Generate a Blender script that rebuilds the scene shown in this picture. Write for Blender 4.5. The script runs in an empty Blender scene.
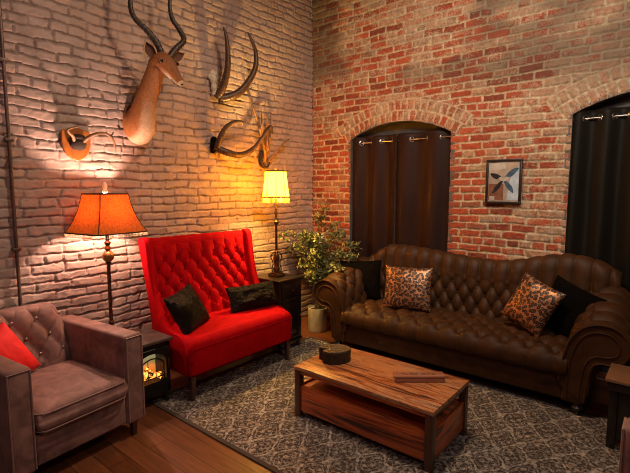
import bpy, bmesh, math, random
import numpy as np
from mathutils import Vector, Matrix

SC = bpy.context.scene
COL = SC.collection
PI = math.pi

# ------------------------------------------------------------------ camera
cam_d = bpy.data.cameras.new('camera')
cam_d.sensor_width = 36.0
cam_d.lens = 443.6 / 630 * 36
cam_d.clip_start = 0.05
cam = bpy.data.objects.new('camera', cam_d)
COL.objects.link(cam)
cam.location = (3.475, -4.198, 1.55)
cam.rotation_euler = (PI / 2 - math.atan(46.5 / 443.6), 0, math.radians(39.3))
SC.camera = cam

# ------------------------------------------------------------------ world, lights, exposure
SC.view_settings.view_transform = 'Standard'
SC.view_settings.look = 'None'
SC.view_settings.gamma = 1.0
SC.view_settings.use_curve_mapping = False
SC.view_settings.exposure = 0.3
try:
    SC.cycles.use_denoising = True
    SC.cycles.denoising_prefilter = 'NONE'
    SC.cycles.filter_width = 1.0
    SC.cycles.max_bounces = 8
    SC.cycles.sample_clamp_indirect = 4.0
except Exception:
    pass
world = bpy.data.worlds.new('room_ambience')
SC.world = world
world.use_nodes = True
world.node_tree.nodes['Background'].inputs[0].default_value = (1.0, 0.66, 0.56, 1)
world.node_tree.nodes['Background'].inputs[1].default_value = 0.02


def area_light(name, loc, target, size, energy, color):
    l = bpy.data.lights.new(name, 'AREA')
    l.shape = 'DISK'
    l.size = size
    l.energy = energy
    l.color = color
    o = bpy.data.objects.new(name, l)
    COL.objects.link(o)
    o.location = loc
    d = Vector(target) - Vector(loc)
    o.rotation_euler = d.to_track_quat('-Z', 'Y').to_euler()
    return o


def point_light(name, loc, radius, energy, color):
    l = bpy.data.lights.new(name, 'POINT')
    l.shadow_soft_size = radius
    l.energy = energy
    l.color = color
    o = bpy.data.objects.new(name, l)
    COL.objects.link(o)
    o.location = loc
    return o


def spot_light(name, loc, target, angle, blend, radius, energy, color):
    l = bpy.data.lights.new(name, 'SPOT')
    l.spot_size = math.radians(angle)
    l.spot_blend = blend
    l.shadow_soft_size = radius
    l.energy = energy
    l.color = color
    o = bpy.data.objects.new(name, l)
    COL.objects.link(o)
    o.location = loc
    d = Vector(target) - Vector(loc)
    o.rotation_euler = d.to_track_quat('-Z', 'Y').to_euler()
    return o


# unseen fill lights, added to brighten the walls, table and rug
area_light('room_fill_light', (4.6, -3.4, 3.5), (1.9, 0.0, 1.5), 0.5, 15, (1.0, 0.86, 0.74))  # added soft fill for the brick wall
spot_light('wall_fill_spot', (3.3, -3.3, 3.7), (1.95, 0.0, 2.25), 62, 0.75, 0.15, 215, (1.0, 0.88, 0.74))  # added spot, aimed high on the brick wall to spare the sofa
area_light('room_fill_light', (3.0, -5.2, 3.5), (0.6, -2.4, 1.2), 0.5, 9, (1.0, 0.58, 0.54))  # added pinkish fill for the painted wall
area_light('room_fill_light', (2.1, -2.0, 3.7), (2.0, -1.6, 0.0), 0.3, 42, (1.0, 0.70, 0.46))  # added warm fill from overhead for the coffee table and rug
FLOOR_LAMP_W, FLOOR_LAMP_C = 46, (1.0, 0.62, 0.46)
TABLE_LAMP_W, TABLE_LAMP_C = 100, (1.0, 0.60, 0.16)


# ------------------------------------------------------------------ helpers: noise
_rng = np.random.RandomState(7)
_TAB = _rng.rand(256, 256)


def vnoise(x, y, seed=0):
    x = np.asarray(x, float) + seed * 17.31
    y = np.asarray(y, float) + seed * 9.77
    xi = np.floor(x).astype(int)
    yi = np.floor(y).astype(int)
    fx = x - xi
    fy = y - yi
    fx = fx * fx * (3 - 2 * fx)
    fy = fy * fy * (3 - 2 * fy)
    a = _TAB[xi % 256, yi % 256]
    b = _TAB[(xi + 1) % 256, yi % 256]
    c = _TAB[xi % 256, (yi + 1) % 256]
    d = _TAB[(xi + 1) % 256, (yi + 1) % 256]
    return (a * (1 - fx) + b * fx) * (1 - fy) + (c * (1 - fx) + d * fx) * fy


def fbm(x, y, seed=0, octs=3):
    r = 0
    amp = 1
    tot = 0
    for i in range(octs):
        r = r + amp * vnoise(np.asarray(x) * 2 ** i, np.asarray(y) * 2 ** i, seed + i * 3)
        tot += amp
        amp *= 0.5
    return r / tot


def sstep(a, b, x):
    t = np.clip((x - a) / (b - a), 0, 1)
    return t * t * (3 - 2 * t)


# ------------------------------------------------------------------ helpers: objects
def link(name, me, mat=None, parent=None, smooth=True, loc=None):
    o = bpy.data.objects.new(name, me)
    COL.objects.link(o)
    if mat is not None:
        me.materials.append(mat)
    if parent is not None:
        o.parent = parent
    if loc is not None:
        o.location = loc
    if smooth and len(me.polygons):
        me.polygons.foreach_set('use_smooth', [True] * len(me.polygons))
    return o


def thing(name, label, cat, loc=(0, 0, 0), rotz=0, group=None):
    o = bpy.data.objects.new(name, None)
    COL.objects.link(o)
    o.empty_display_size = 0.1
    o.location = loc
    o.rotation_euler = (0, 0, rotz)
    return tag(o, label, cat, group)


def tag(o, label, cat, group=None):
    o['label'] = label
    o['category'] = cat
    if group:
        o['group'] = group
    return o


def struct(o):
    o['kind'] = 'structure'
    return o


def dup(root, loc=None, rot=None, label=None):
    r = root.copy()
    COL.objects.link(r)
    if loc is not None:
        r.location = loc
    if rot is not None:
        r.rotation_euler = rot
    if label:
        r['label'] = label
    for ch in list(root.children):
        c = ch.copy()
        COL.objects.link(c)
        c.parent = r
        for g in list(ch.children):
            d = g.copy()
            COL.objects.link(d)
            d.parent = c
    return r


def pyd(name, verts, faces):
    me = bpy.data.meshes.new(name)
    me.from_pydata([tuple(v) for v in verts], [], [tuple(f) for f in faces])
    me.update()
    return me


class MB:
    """collects shapes of ONE part into one mesh"""

    def __init__(self):
        self.v = []
        self.f = []

    def add(self, verts, faces):
        n = len(self.v)
        self.v += [tuple(float(c) for c in p) for p in verts]
        self.f += [tuple(int(i) + n for i in f) for f in faces]
        return self

    def box(self, lo, hi, bevel=0.0, seg=2, rot=None, taper=None):
        bm = bmesh.new()
        bmesh.ops.create_cube(bm, size=1)
        lo = Vector(lo)
        hi = Vector(hi)
        c = (lo + hi) / 2
        s = hi - lo
        for v in bm.verts:
            v.co = Vector((v.co.x * s.x, v.co.y * s.y, v.co.z * s.z))
            if taper is not None and v.co.z < 0:
                v.co.x *= taper
                v.co.y *= taper
        if bevel > 0:
            bmesh.ops.bevel(bm, geom=list(bm.edges), offset=bevel, segments=seg, profile=0.5, affect='EDGES')
        for v in bm.verts:
            if rot is not None:
                v.co = rot @ v.co
            v.co += c
        bm.verts.index_update()
        self.add([v.co for v in bm.verts], [[v.index for v in f.verts] for f in bm.faces])
        bm.free()
        return self

    def lathe(self, prof, seg=24, center=(0, 0, 0), sq=None):
        """prof: list of (r, z)"""
        V = []
        for r, z in prof:
            for k in range(seg):
                a = 2 * PI * k / seg
                V.append((center[0] + r * math.cos(a), center[1] + r * math.sin(a), center[2] + z))
        F = []
        for i in range(len(prof) - 1):
            for k in range(seg):
                k2 = (k + 1) % seg
                F.append((i * seg + k, i * seg + k2, (i + 1) * seg + k2, (i + 1) * seg + k))
        F.append(tuple(range(seg))[::-1])
        F.append(tuple((len(prof) - 1) * seg + k for k in range(seg)))
        return self.add(V, F)

    def tube(self, pts, rad, seg=10, closed=False, ell=None):
        P = [Vector(p) for p in pts]
        n = len(P)
        if not hasattr(rad, '__len__'):
            rad = [rad] * n
        T = []
        for i in range(n):
            if closed:
                t = P[(i + 1) % n] - P[(i - 1) % n]
            else:
                t = P[min(i + 1, n - 1)] - P[max(i - 1, 0)]
            T.append(t.normalized())
        up = Vector((0, 0, 1)) if abs(T[0].z) < 0.9 else Vector((1, 0, 0))
        N = (up - T[0] * up.dot(T[0])).normalized()
        V = []
        for i in range(n):
            N = (N - T[i] * N.dot(T[i])).normalized()
            B = T[i].cross(N)
            for k in range(seg):
                a = 2 * PI * k / seg
                V.append(P[i] + (N * math.cos(a) + B * math.sin(a)) * rad[i])
        F = []
        m = n if closed else n - 1
        for i in range(m):
            j = (i + 1) % n
            for k in range(seg):
                k2 = (k + 1) % seg
                F.append((i * seg + k, i * seg + k2, j * seg + k2, j * seg + k))
        if not closed:
            F.append(tuple(range(seg))[::-1])
            F.append(tuple((n - 1) * seg + k for k in range(seg)))
        return self.add(V, F)

    def ball(self, c, r, nu=12, nv=8, sc=(1, 1, 1)):
        prof = [(max(1e-4, r * math.sin(PI * i / nv)), -r * math.cos(PI * i / nv)) for i in range(nv + 1)]
        V = []
        for rr, z in prof:
            for k in range(nu):
                a = 2 * PI * k / nu
                V.append((c[0] + rr * math.cos(a) * sc[0], c[1] + rr * math.sin(a) * sc[1], c[2] + z * sc[2]))
        F = []
        for i in range(nv):
            for k in range(nu):
                k2 = (k + 1) % nu
                F.append((i * nu + k, i * nu + k2, (i + 1) * nu + k2, (i + 1) * nu + k))
        return self.add(V, F)

    def sheet(self, A, B):
        """closed solid from two (nu,nv,3) grids"""
        nu, nv, _ = A.shape
        V = list(A.reshape(-1, 3)) + list(B.reshape(-1, 3))
        o = nu * nv
        F = []
        for i in range(nu - 1):
            for j in range(nv - 1):
                a, b, c, d = i * nv + j, (i + 1) * nv + j, (i + 1) * nv + j + 1, i * nv + j + 1
                F.append((a, b, c, d))
                F.append((o + a, o + d, o + c, o + b))
        for i in range(nu - 1):
            a, b = i * nv, (i + 1) * nv
            F.append((a, o + a, o + b, b))
            a, b = i * nv + nv - 1, (i + 1) * nv + nv - 1
            F.append((a, b, o + b, o + a))
        for j in range(nv - 1):
            a, b = j, j + 1
            F.append((a, b, o + b, o + a))
            a, b = (nu - 1) * nv + j, (nu - 1) * nv + j + 1
            F.append((a, o + a, o + b, b))
        return self.add(V, F)

    def prism(self, poly, axis, a, b):
        """poly: 2D points; extruded along axis from a to b. axis 0: poly=(y,z), 1: (x,z), 2: (x,y)"""
        def mk(p, t):
            if axis == 0:
                return (t, p[0], p[1])
            if axis == 1:
                return (p[0], t, p[1])
            return (p[0], p[1], t)
        n = len(poly)
        V = [mk(p, a) for p in poly] + [mk(p, b) for p in poly]
        F = [(i, (i + 1) % n, n + (i + 1) % n, n + i) for i in range(n)]
        F.append(tuple(range(n))[::-1])
        F.append(tuple(range(n, 2 * n)))
        return self.add(V, F)

    def build(self, name, mat, parent=None, smooth=True, autosmooth=True, bevel=0.0, fix=True):
        me = pyd(name, self.v, self.f)
        if fix:
            bm = bmesh.new()
            bm.from_mesh(me)
            bmesh.ops.recalc_face_normals(bm, faces=list(bm.faces))
            bm.to_mesh(me)
            bm.free()
        o = link(name, me, mat, parent, smooth)
        if smooth and autosmooth:
            try:
                me.set_sharp_from_angle(angle=math.radians(40))
            except Exception:
                pass
        if bevel > 0:
            m = o.modifiers.new('bevel', 'BEVEL')
            m.width = bevel
            m.segments = 2
            m.limit_method = 'ANGLE'
        return o


def catmull(pts, n=8, closed=False):
    P = [np.array(p, float) for p in pts]
    out = []
    m = len(P)
    rng = range(m) if closed else range(m - 1)
    for i in rng:
        if closed:
            p0, p1, p2, p3 = P[(i - 1) % m], P[i], P[(i + 1) % m], P[(i + 2) % m]
        else:
            p0, p1, p2, p3 = P[max(i - 1, 0)], P[i], P[i + 1], P[min(i + 2, m - 1)]
        for k in range(n):
            t = k / n
            out.append(0.5 * ((2 * p1) + (-p0 + p2) * t + (2 * p0 - 5 * p1 + 4 * p2 - p3) * t * t + (-p0 + 3 * p1 - 3 * p2 + p3) * t ** 3))
    if not closed:
        out.append(P[-1])
    return np.array(out)


def path_frames(P):
    """2D path -> left normals and arc length"""
    d = np.gradient(P, axis=0)
    d /= np.linalg.norm(d, axis=1)[:, None] + 1e-9
    nrm = np.stack([-d[:, 1], d[:, 0]], 1)
    s = np.r_[0, np.cumsum(np.linalg.norm(np.diff(P, axis=0), axis=1))]
    return nrm, s


def resample(P, n):
    s = np.r_[0, np.cumsum(np.linalg.norm(np.diff(P, axis=0), axis=1))]
    t = np.linspace(0, s[-1], n)
    return np.stack([np.interp(t, s, P[:, k]) for k in range(P.shape[1])], 1)


def tuft(a, b):
    """buttons at integer a,b with a+b even; 0 at buttons, 1 in the pads"""
    sp = np.abs(np.sin(PI * (a + b) / 2))
    sq = np.abs(np.sin(PI * (a - b) / 2))
    return 0.6 * (sp * sq) ** 0.45 + 0.4 * (1 - np.exp(-2.2 * (sp ** 2 + sq ** 2)))


# ------------------------------------------------------------------ materials
def new_mat(name):
    m = bpy.data.materials.new(name)
    m.use_nodes = True
    nt = m.node_tree
    return m, nt, nt.nodes['Principled BSDF']


def N(nt, t, **kw):
    n = nt.nodes.new(t)
    for k, v in kw.items():
        if k == 'ins':
            for kk, vv in v.items():
                n.inputs[kk].default_value = vv
        else:
            setattr(n, k, v)
    return n


def ramp(nt, stops, fac=None, interp='LINEAR'):
    r = nt.nodes.new('ShaderNodeValToRGB')
    r.color_ramp.interpolation = interp
    els = r.color_ramp.elements
    while len(els) < len(stops):
        els.new(0.5)
    for e, (p, c) in zip(els, stops):
        e.position = p
        e.color = (c[0], c[1], c[2], 1)
    if fac is not None:
        nt.links.new(fac, r.inputs[0])
    return r


def mixc(nt, fac, a, b, blend='MIX'):
    m = nt.nodes.new('ShaderNodeMix')
    m.data_type = 'RGBA'
    m.blend_type = blend
    for i, s in ((0, fac), (6, a), (7, b)):
        if isinstance(s, (int, float)):
            m.inputs[i].default_value = s
        elif isinstance(s, tuple):
            m.inputs[i].default_value = (s[0], s[1], s[2], 1)
        else:
            nt.links.new(s, m.inputs[i])
    return m.outputs[2]


def mth(nt, op, a, b=None, c=None):
    m = nt.nodes.new('ShaderNodeMath')
    m.operation = op
    for i, s in enumerate((a, b, c)):
        if s is None:
            continue
        if isinstance(s, (int, float)):
            m.inputs[i].default_value = s
        else:
            nt.links.new(s, m.inputs[i])
    return m.outputs[0]


def objcoord(nt, scale=(1, 1, 1), kind='Object'):
    tc = nt.nodes.new('ShaderNodeTexCoord')
    mp = nt.nodes.new('ShaderNodeMapping')
    mp.inputs['Scale'].default_value = scale
    nt.links.new(tc.outputs[kind], mp.inputs[0])
    return mp.outputs[0]


def noise(nt, vec, scale, detail=3, rough=0.55, dist=0.0):
    n = nt.nodes.new('ShaderNodeTexNoise')
    n.inputs['Scale'].default_value = scale
    n.inputs['Detail'].default_value = detail
    n.inputs['Roughness'].default_value = rough
    n.inputs['Distortion'].default_value = dist
    if vec is not None:
        nt.links.new(vec, n.inputs['Vector'])
    return n


def bump(nt, bsdf, height, strength=0.3, dist=0.01):
    b = nt.nodes.new('ShaderNodeBump')
    b.inputs['Strength'].default_value = strength
    b.inputs['Distance'].default_value = dist
    nt.links.new(height, b.inputs['Height'])
    nt.links.new(b.outputs[0], bsdf.inputs['Normal'])


def plain(name, col, rough=0.5, metal=0.0, var=0.12, nscale=30, bmp=0.0, spec=None, coat=0.0):
    m, nt, b = new_mat(name)
    v = objcoord(nt)
    n = noise(nt, v, nscale)
    dark = tuple(c * (1 - var) for c in col)
    lite = tuple(min(1, c * (1 + var)) for c in col)
    r = ramp(nt, [(0.3, dark), (0.7, lite)], n.outputs[0])
    nt.links.new(r.outputs[0], b.inputs['Base Color'])
    b.inputs['Roughness'].default_value = rough
    b.inputs['Metallic'].default_value = metal
    if spec is not None:
        b.inputs['Specular IOR Level'].default_value = spec
    if coat:
        b.inputs['Coat Weight'].default_value = coat
        b.inputs['Coat Roughness'].default_value = 0.2
    if bmp:
        bump(nt, b, n.outputs[0], bmp, 0.004)
    return m


def velvet(name, col, sheen_col, sheen=0.6, rough=0.75, var=0.35, nscale=9):
    m, nt, b = new_mat(name)
    v = objcoord(nt)
    n = noise(nt, v, nscale, 4, 0.6, 0.6)
    fine = noise(nt, v, 260, 2)
    r = ramp(nt, [(0.3, tuple(c * (1 - var) for c in col)), (0.7, tuple(min(1, c * (1 + var)) for c in col))], n.outputs[0])
    nt.links.new(r.outputs[0], b.inputs['Base Color'])
    b.inputs['Roughness'].default_value = rough
    b.inputs['Sheen Weight'].default_value = sheen
    b.inputs['Sheen Roughness'].default_value = 0.35
    b.inputs['Sheen Tint'].default_value = (*sheen_col, 1)
    b.inputs['Specular IOR Level'].default_value = 0.25
    h = mth(nt, 'ADD', mth(nt, 'MULTIPLY', n.outputs[0], 1.0), mth(nt, 'MULTIPLY', fine.outputs[0], 0.25))
    bump(nt, b, h, 0.25, 0.008)
    return m


def glossy_wood(name, stops, grain_axis='x', scale=1.0, plank=0.0, rough=0.35, coat=0.3, contrast=1.0):
    m, nt, b = new_mat(name)
    st = {'x': (0.55, 6, 6), 'y': (6, 0.55, 6), 'z': (6, 6, 0.55)}[grain_axis]
    tc = nt.nodes.new('ShaderNodeTexCoord')
    oi = nt.nodes.new('ShaderNodeObjectInfo')
    vec = tc.outputs['Object']
    if plank > 0:
        sep = nt.nodes.new('ShaderNodeSeparateXYZ')
        nt.links.new(vec, sep.inputs[0])
        across = {'x': 1, 'y': 0, 'z': 0}[grain_axis]
        fl = mth(nt, 'FLOOR', mth(nt, 'DIVIDE', sep.outputs[across], plank))
        wn = nt.nodes.new('ShaderNodeTexWhiteNoise')
        wn.noise_dimensions = '1D'
        nt.links.new(fl, wn.inputs['W'])
        add = nt.nodes.new('ShaderNodeVectorMath')
        add.operation = 'MULTIPLY_ADD'
        nt.links.new(wn.outputs['Color'], add.inputs[0])
        add.inputs[1].default_value = (4, 4, 4)
        nt.links.new(vec, add.inputs[2])
        vec = add.outputs[0]
    mp = nt.nodes.new('ShaderNodeMapping')
    mp.inputs['Scale'].default_value = tuple(s * scale for s in st)
    nt.links.new(vec, mp.inputs[0])
    n1 = noise(nt, mp.outputs[0], 2.2, 5, 0.6, 1.4)
    mp2 = nt.nodes.new('ShaderNodeMapping')
    mp2.inputs['Scale'].default_value = tuple(s * scale * (1 if s < 1 else 3.2) for s in st)
    nt.links.new(vec, mp2.inputs[0])
    n2 = noise(nt, mp2.outputs[0], 6, 3, 0.6, 0.3)
    f = mth(nt, 'ADD', mth(nt, 'MULTIPLY', n1.outputs[0], 0.8), mth(nt, 'MULTIPLY', n2.outputs[0], 0.2))
    f = mth(nt, 'MULTIPLY_ADD', f, contrast, 0.5 - 0.5 * contrast)
    r = ramp(nt, stops, f)
    nt.links.new(r.outputs[0], b.inputs['Base Color'])
    b.inputs['Roughness'].default_value = rough
    b.inputs['Coat Weight'].default_value = coat
    b.inputs['Coat Roughness'].default_value = 0.25
    bump(nt, b, n2.outputs[0], 0.12, 0.003)
    return m


SHEESHAM = [(0.32, (0.03, 0.010, 0.006)), (0.41, (0.20, 0.05, 0.016)), (0.47, (0.52, 0.17, 0.045)), (0.53, (0.62, 0.31, 0.14)), (0.58, (0.30, 0.075, 0.022)), (0.63, (0.60, 0.33, 0.17)), (0.72, (0.05, 0.018, 0.01))]
SHEESHAM_RED = [(0.32, (0.05, 0.014, 0.008)), (0.42, (0.42, 0.07, 0.018)), (0.50, (0.58, 0.13, 0.028)), (0.56, (0.34, 0.065, 0.02)), (0.60, (0.07, 0.028, 0.016)), (0.66, (0.20, 0.10, 0.055)), (0.74, (0.06, 0.025, 0.016))]
M = {}
M['sheesham'] = glossy_wood('sheesham_wood', SHEESHAM, 'x', 1.0, plank=0.09, contrast=1.25)
M['sheesham_panel'] = glossy_wood('sheesham_panel_wood', SHEESHAM_RED, 'x', 0.8, contrast=1.35)
M['sheesham_panel_y'] = glossy_wood('sheesham_end_wood', SHEESHAM_RED, 'y', 0.8, contrast=1.4)
M['sheesham_leg'] = glossy_wood('sheesham_leg_wood', [(0.3, (0.03, 0.013, 0.008)), (0.5, (0.10, 0.04, 0.02)), (0.7, (0.05, 0.02, 0.012))], 'z', 1.2)
M['dark_wood'] = glossy_wood('dark_lacquered_wood', [(0.3, (0.005, 0.003, 0.0025)), (0.6, (0.013, 0.008, 0.006)), (0.8, (0.007, 0.005, 0.004))], 'z', 1.0, rough=0.3, coat=0.4)
M['leg_wood'] = glossy_wood('mahogany_leg_wood', [(0.3, (0.03, 0.01, 0.008)), (0.7, (0.09, 0.025, 0.018))], 'z', 1.0, rough=0.3, coat=0.5)
M['shield_wood'] = glossy_wood('orange_oak_wood', [(0.3, (0.26, 0.075, 0.014)), (0.5, (0.42, 0.14, 0.028)), (0.7, (0.30, 0.09, 0.018))], 'z', 2.0, rough=0.35)
M['walnut_box'] = glossy_wood('reddish_box_wood', [(0.3, (0.26, 0.09, 0.05)), (0.5, (0.44, 0.19, 0.115)), (0.7, (0.34, 0.13, 0.075))], 'x', 1.5)
M['stump_wood'] = plain('dark_stump_wood', (0.028, 0.017, 0.011), 0.6, var=0.5, nscale=40, bmp=0.4)
M['end_table_wood'] = glossy_wood('brown_end_table_wood', [(0.3, (0.16, 0.075, 0.035)), (0.7, (0.27, 0.14, 0.07))], 'x', 1.0)
M['sofa'] = velvet('brown_velvet', (0.048, 0.0175, 0.005), (0.95, 0.42, 0.13), 0.16, 0.55)
M['red'] = velvet('red_velvet', (0.40, 0.001, 0.005), (1.0, 0.01, 0.01), 0.10, 0.8, 0.15)
M['red'].node_tree.nodes['Principled BSDF'].inputs['Specular IOR Level'].default_value = 0.07
M['mauve'] = velvet('mauve_grey_velvet', (0.23, 0.125, 0.11), (1.0, 0.72, 0.64), 0.45, 0.65, 0.45)
M['mauve_piping'] = velvet('mauve_piping_cord', (0.30, 0.18, 0.16), (1.0, 0.75, 0.68), 0.4, 0.6, 0.1)
M['button_metal'] = plain('nickel_button', (0.34, 0.27, 0.23), 0.4, 0.8)
M['red_cushion'] = velvet('red_cushion_cloth', (0.70, 0.012, 0.012), (1, 0.3, 0.25), 0.3, 0.7, 0.1)
M['black_cloth'] = velvet('black_plush', (0.0035, 0.0025, 0.002), (0.3, 0.2, 0.15), 0.02, 0.9, 0.3, 30)
M['black_cloth'].node_tree.nodes['Principled BSDF'].inputs['Specular IOR Level'].default_value = 0.06
M['bronze'] = plain('aged_bronze', (0.14, 0.075, 0.04), 0.38, 0.85, 0.4, 40, 0.2)
M['gold_knob'] = plain('antique_gold', (0.42, 0.25, 0.10), 0.35, 0.8, 0.4, 60, 0.3)
M['trim_dark'] = plain('dark_shade_trim', (0.05, 0.022, 0.012), 0.8)
M['crystal'] = plain('pale_crystal_finial', (0.85, 0.75, 0.65), 0.12, 0.0, 0.05)
M['chrome'] = plain('brushed_chrome', (0.75, 0.72, 0.68), 0.25, 1.0, 0.05)
M['black_metal'] = plain('black_cast_iron', (0.012, 0.011, 0.011), 0.42, 0.4, 0.3, 60)
M['stove_top'] = plain('worn_stove_top', (0.10, 0.075, 0.065), 0.4, 0.3, 0.3, 20)
M['pipe'] = plain('grey_conduit', (0.16, 0.11, 0.095), 0.45, 0.6, 0.25, 25)
M['pot'] = plain('pale_stone_pot', (0.52, 0.48, 0.36), 0.6, 0.0, 0.22, 9, 0.1)
M['soil'] = plain('potting_soil', (0.04, 0.025, 0.015), 0.95, 0, 0.5, 80, 0.6)
M['bark'] = plain('olive_bark', (0.10, 0.065, 0.035), 0.85, 0, 0.4, 60, 0.4)
M['horn'] = plain('dark_ridged_horn', (0.035, 0.022, 0.017), 0.42, 0, 0.4, 40, 0.2)
M['horn_brown'] = plain('brown_ridged_horn', (0.065, 0.028, 0.014), 0.42, 0, 0.45, 30, 0.2)
M['bone'] = plain('weathered_bone', (0.62, 0.54, 0.42), 0.7, 0, 0.25, 40, 0.3)
M['antler'] = plain('tan_antler', (0.24, 0.12, 0.055), 0.5, 0, 0.5, 25, 0.3)
M['skull_hair'] = plain('dark_hide', (0.03, 0.013, 0.009), 0.85, 0, 0.4, 70, 0.5)
M['eye'] = plain('glass_eye', (0.01, 0.006, 0.004), 0.08)
M['nose'] = plain('black_nose', (0.015, 0.01, 0.009), 0.4)
M['ceiling'] = plain('dark_ceiling_boards', (0.10, 0.07, 0.055), 0.8)
M['frame_black'] = plain('black_picture_frame', (0.015, 0.011, 0.010), 0.4)
M['recess'] = plain('dusty_window_board', (0.10, 0.09, 0.082), 0.8, 0, 0.35, 7)
M['ink'] = plain('burnt_lettering', (0.02, 0.008, 0.005), 0.8)


def shade_mat(name, col, trans, mottled=0.4, nscale=90, glow=None):
    m, nt, b = new_mat(name)
    out = nt.nodes['Material Output']
    v = objcoord(nt)
    n = noise(nt, v, nscale, 3, 0.7)
    r = ramp(nt, [(0.3, tuple(c * (1 - mottled) for c in col)), (0.7, col)], n.outputs[0])
    d = nt.nodes.new('ShaderNodeBsdfDiffuse')
    t = nt.nodes.new('ShaderNodeBsdfTranslucent')
    nt.links.new(r.outputs[0], d.inputs[0])
    nt.links.new(r.outputs[0], t.inputs[0])
    mx = nt.nodes.new('ShaderNodeMixShader')
    mx.inputs[0].default_value = trans
    nt.links.new(d.outputs[0], mx.inputs[1])
    nt.links.new(t.outputs[0], mx.inputs[2])
    res = mx.outputs[0]
    if glow is not None:            # the shade of a lit lamp gives off light itself
        e = nt.nodes.new('ShaderNodeEmission')
        e.inputs[0].default_value = (*glow[0], 1)
        e.inputs[1].default_value = glow[1]
        ad = nt.nodes.new('ShaderNodeAddShader')
        nt.links.new(res, ad.inputs[0])
        nt.links.new(e.outputs[0], ad.inputs[1])
        res = ad.outputs[0]
    nt.links.new(res, out.inputs['Surface'])
    return m


M['shade_orange'] = shade_mat('orange_linen_shade', (0.50, 0.17, 0.045), 0.5, 0.6, 70, ((1.0, 0.22, 0.03), 0.12))
M['shade_yellow'] = shade_mat('yellow_silk_shade', (0.92, 0.70, 0.25), 0.8, 0.06, 20, ((1.0, 0.44, 0.012), 15.0))
M['tassel'] = shade_mat('yellow_tassel_silk', (0.85, 0.60, 0.2), 0.6, 0.2, 60)
M['fringe'] = shade_mat('bead_fringe', (0.62, 0.50, 0.34), 0.4, 0.3)


def emit_mat(name, col, strength):
    m, nt, b = new_mat(name)
    b.inputs['Base Color'].default_value = (*col, 1)
    b.inputs['Emission Color'].default_value = (*col, 1)
    b.inputs['Emission Strength'].default_value = strength
    return m


M['bulb_warm'] = emit_mat('lit_bulb_warm', (1, 0.75, 0.5), 25)
M['bulb_yellow'] = emit_mat('lit_bulb_yellow', (1, 0.78, 0.35), 25)


def leaf_mat():
    m, nt, b = new_mat('olive_leaf')
    g = nt.nodes.new('ShaderNodeNewGeometry')
    r = ramp(nt, [(0.0, (0.07, 0.085, 0.02)), (0.5, (0.15, 0.17, 0.05)), (1.0, (0.27, 0.28, 0.12))], g.outputs['Random Per Island'])
    nt.links.new(r.outputs[0], b.inputs['Base Color'])
    b.inputs['Roughness'].default_value = 0.5
    return m


def clear_glass(name):
    m, nt, b = new_mat(name)
    tr = nt.nodes.new('ShaderNodeBsdfTransparent')
    gl = nt.nodes.new('ShaderNodeBsdfGlossy')
    gl.inputs['Roughness'].default_value = 0.04
    lw = nt.nodes.new('ShaderNodeFresnel')
    lw.inputs[0].default_value = 1.45
    mx = nt.nodes.new('ShaderNodeMixShader')
    nt.links.new(lw.outputs[0], mx.inputs[0])
    nt.links.new(tr.outputs[0], mx.inputs[1])
    nt.links.new(gl.outputs[0], mx.inputs[2])
    nt.links.new(mx.outputs[0], nt.nodes['Material Output'].inputs['Surface'])
    return m


M['leaf'] = leaf_mat()


def leopard_mat():
    m, nt, b = new_mat('leopard_foil_cloth')
    v = objcoord(nt)
    nz = noise(nt, v, 30, 2)
    dv = nt.nodes.new('ShaderNodeVectorMath')
    dv.operation = 'MULTIPLY_ADD'
    nt.links.new(nz.outputs['Color'], dv.inputs[0])
    dv.inputs[1].default_value = (0.02, 0.02, 0.02)
    nt.links.new(v, dv.inputs[2])
    vo = nt.nodes.new('ShaderNodeTexVoronoi')
    vo.voronoi_dimensions = '2D'
    vo.inputs['Scale'].default_value = 36
    vo.inputs['Randomness'].default_value = 0.85
    nt.links.new(dv.outputs[0], vo.inputs['Vector'])
    ring = ramp(nt, [(0.0, (0.45, 0.45, 0.45)), (0.08, (0.5, 0.5, 0.5)), (0.16, (1, 1, 1)), (0.42, (1, 1, 1)), (0.50, (0, 0, 0))], vo.outputs['Distance'])
    gap = noise(nt, v, 70, 1)
    gate = ramp(nt, [(0.30, (0, 0, 0)), (0.38, (1, 1, 1))], gap.outputs[0])
    f = mth(nt, 'MULTIPLY', ring.outputs[0], gate.outputs[0])
    col = mixc(nt, f, (0.42, 0.20, 0.095), (0.018, 0.007, 0.005))
    nt.links.new(col, b.inputs['Base Color'])
    nt.links.new(mth(nt, 'MULTIPLY_ADD', f, -0.7, 0.7), b.inputs['Metallic'])
    b.inputs['Roughness'].default_value = 0.42
    bump(nt, b, noise(nt, v, 18, 2).outputs[0], 0.3, 0.01)
    return m


M['leopard'] = leopard_mat()


def fur_mat():
    m, nt, b = new_mat('black_faux_fur')
    v = objcoord(nt)
    n = noise(nt, v, 55, 4, 0.7, 2.0)
    r = ramp(nt, [(0.35, (0.004, 0.003, 0.003)), (0.6, (0.006, 0.004, 0.003)), (0.78, (0.03, 0.022, 0.017))], n.outputs[0])
    nt.links.new(r.outputs[0], b.inputs['Base Color'])
    b.inputs['Roughness'].default_value = 0.45
    b.inputs['Specular IOR Level'].default_value = 0.16
    bump(nt, b, n.outputs[0], 1.0, 0.02)
    return m


M['fur'] = fur_mat()


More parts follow.
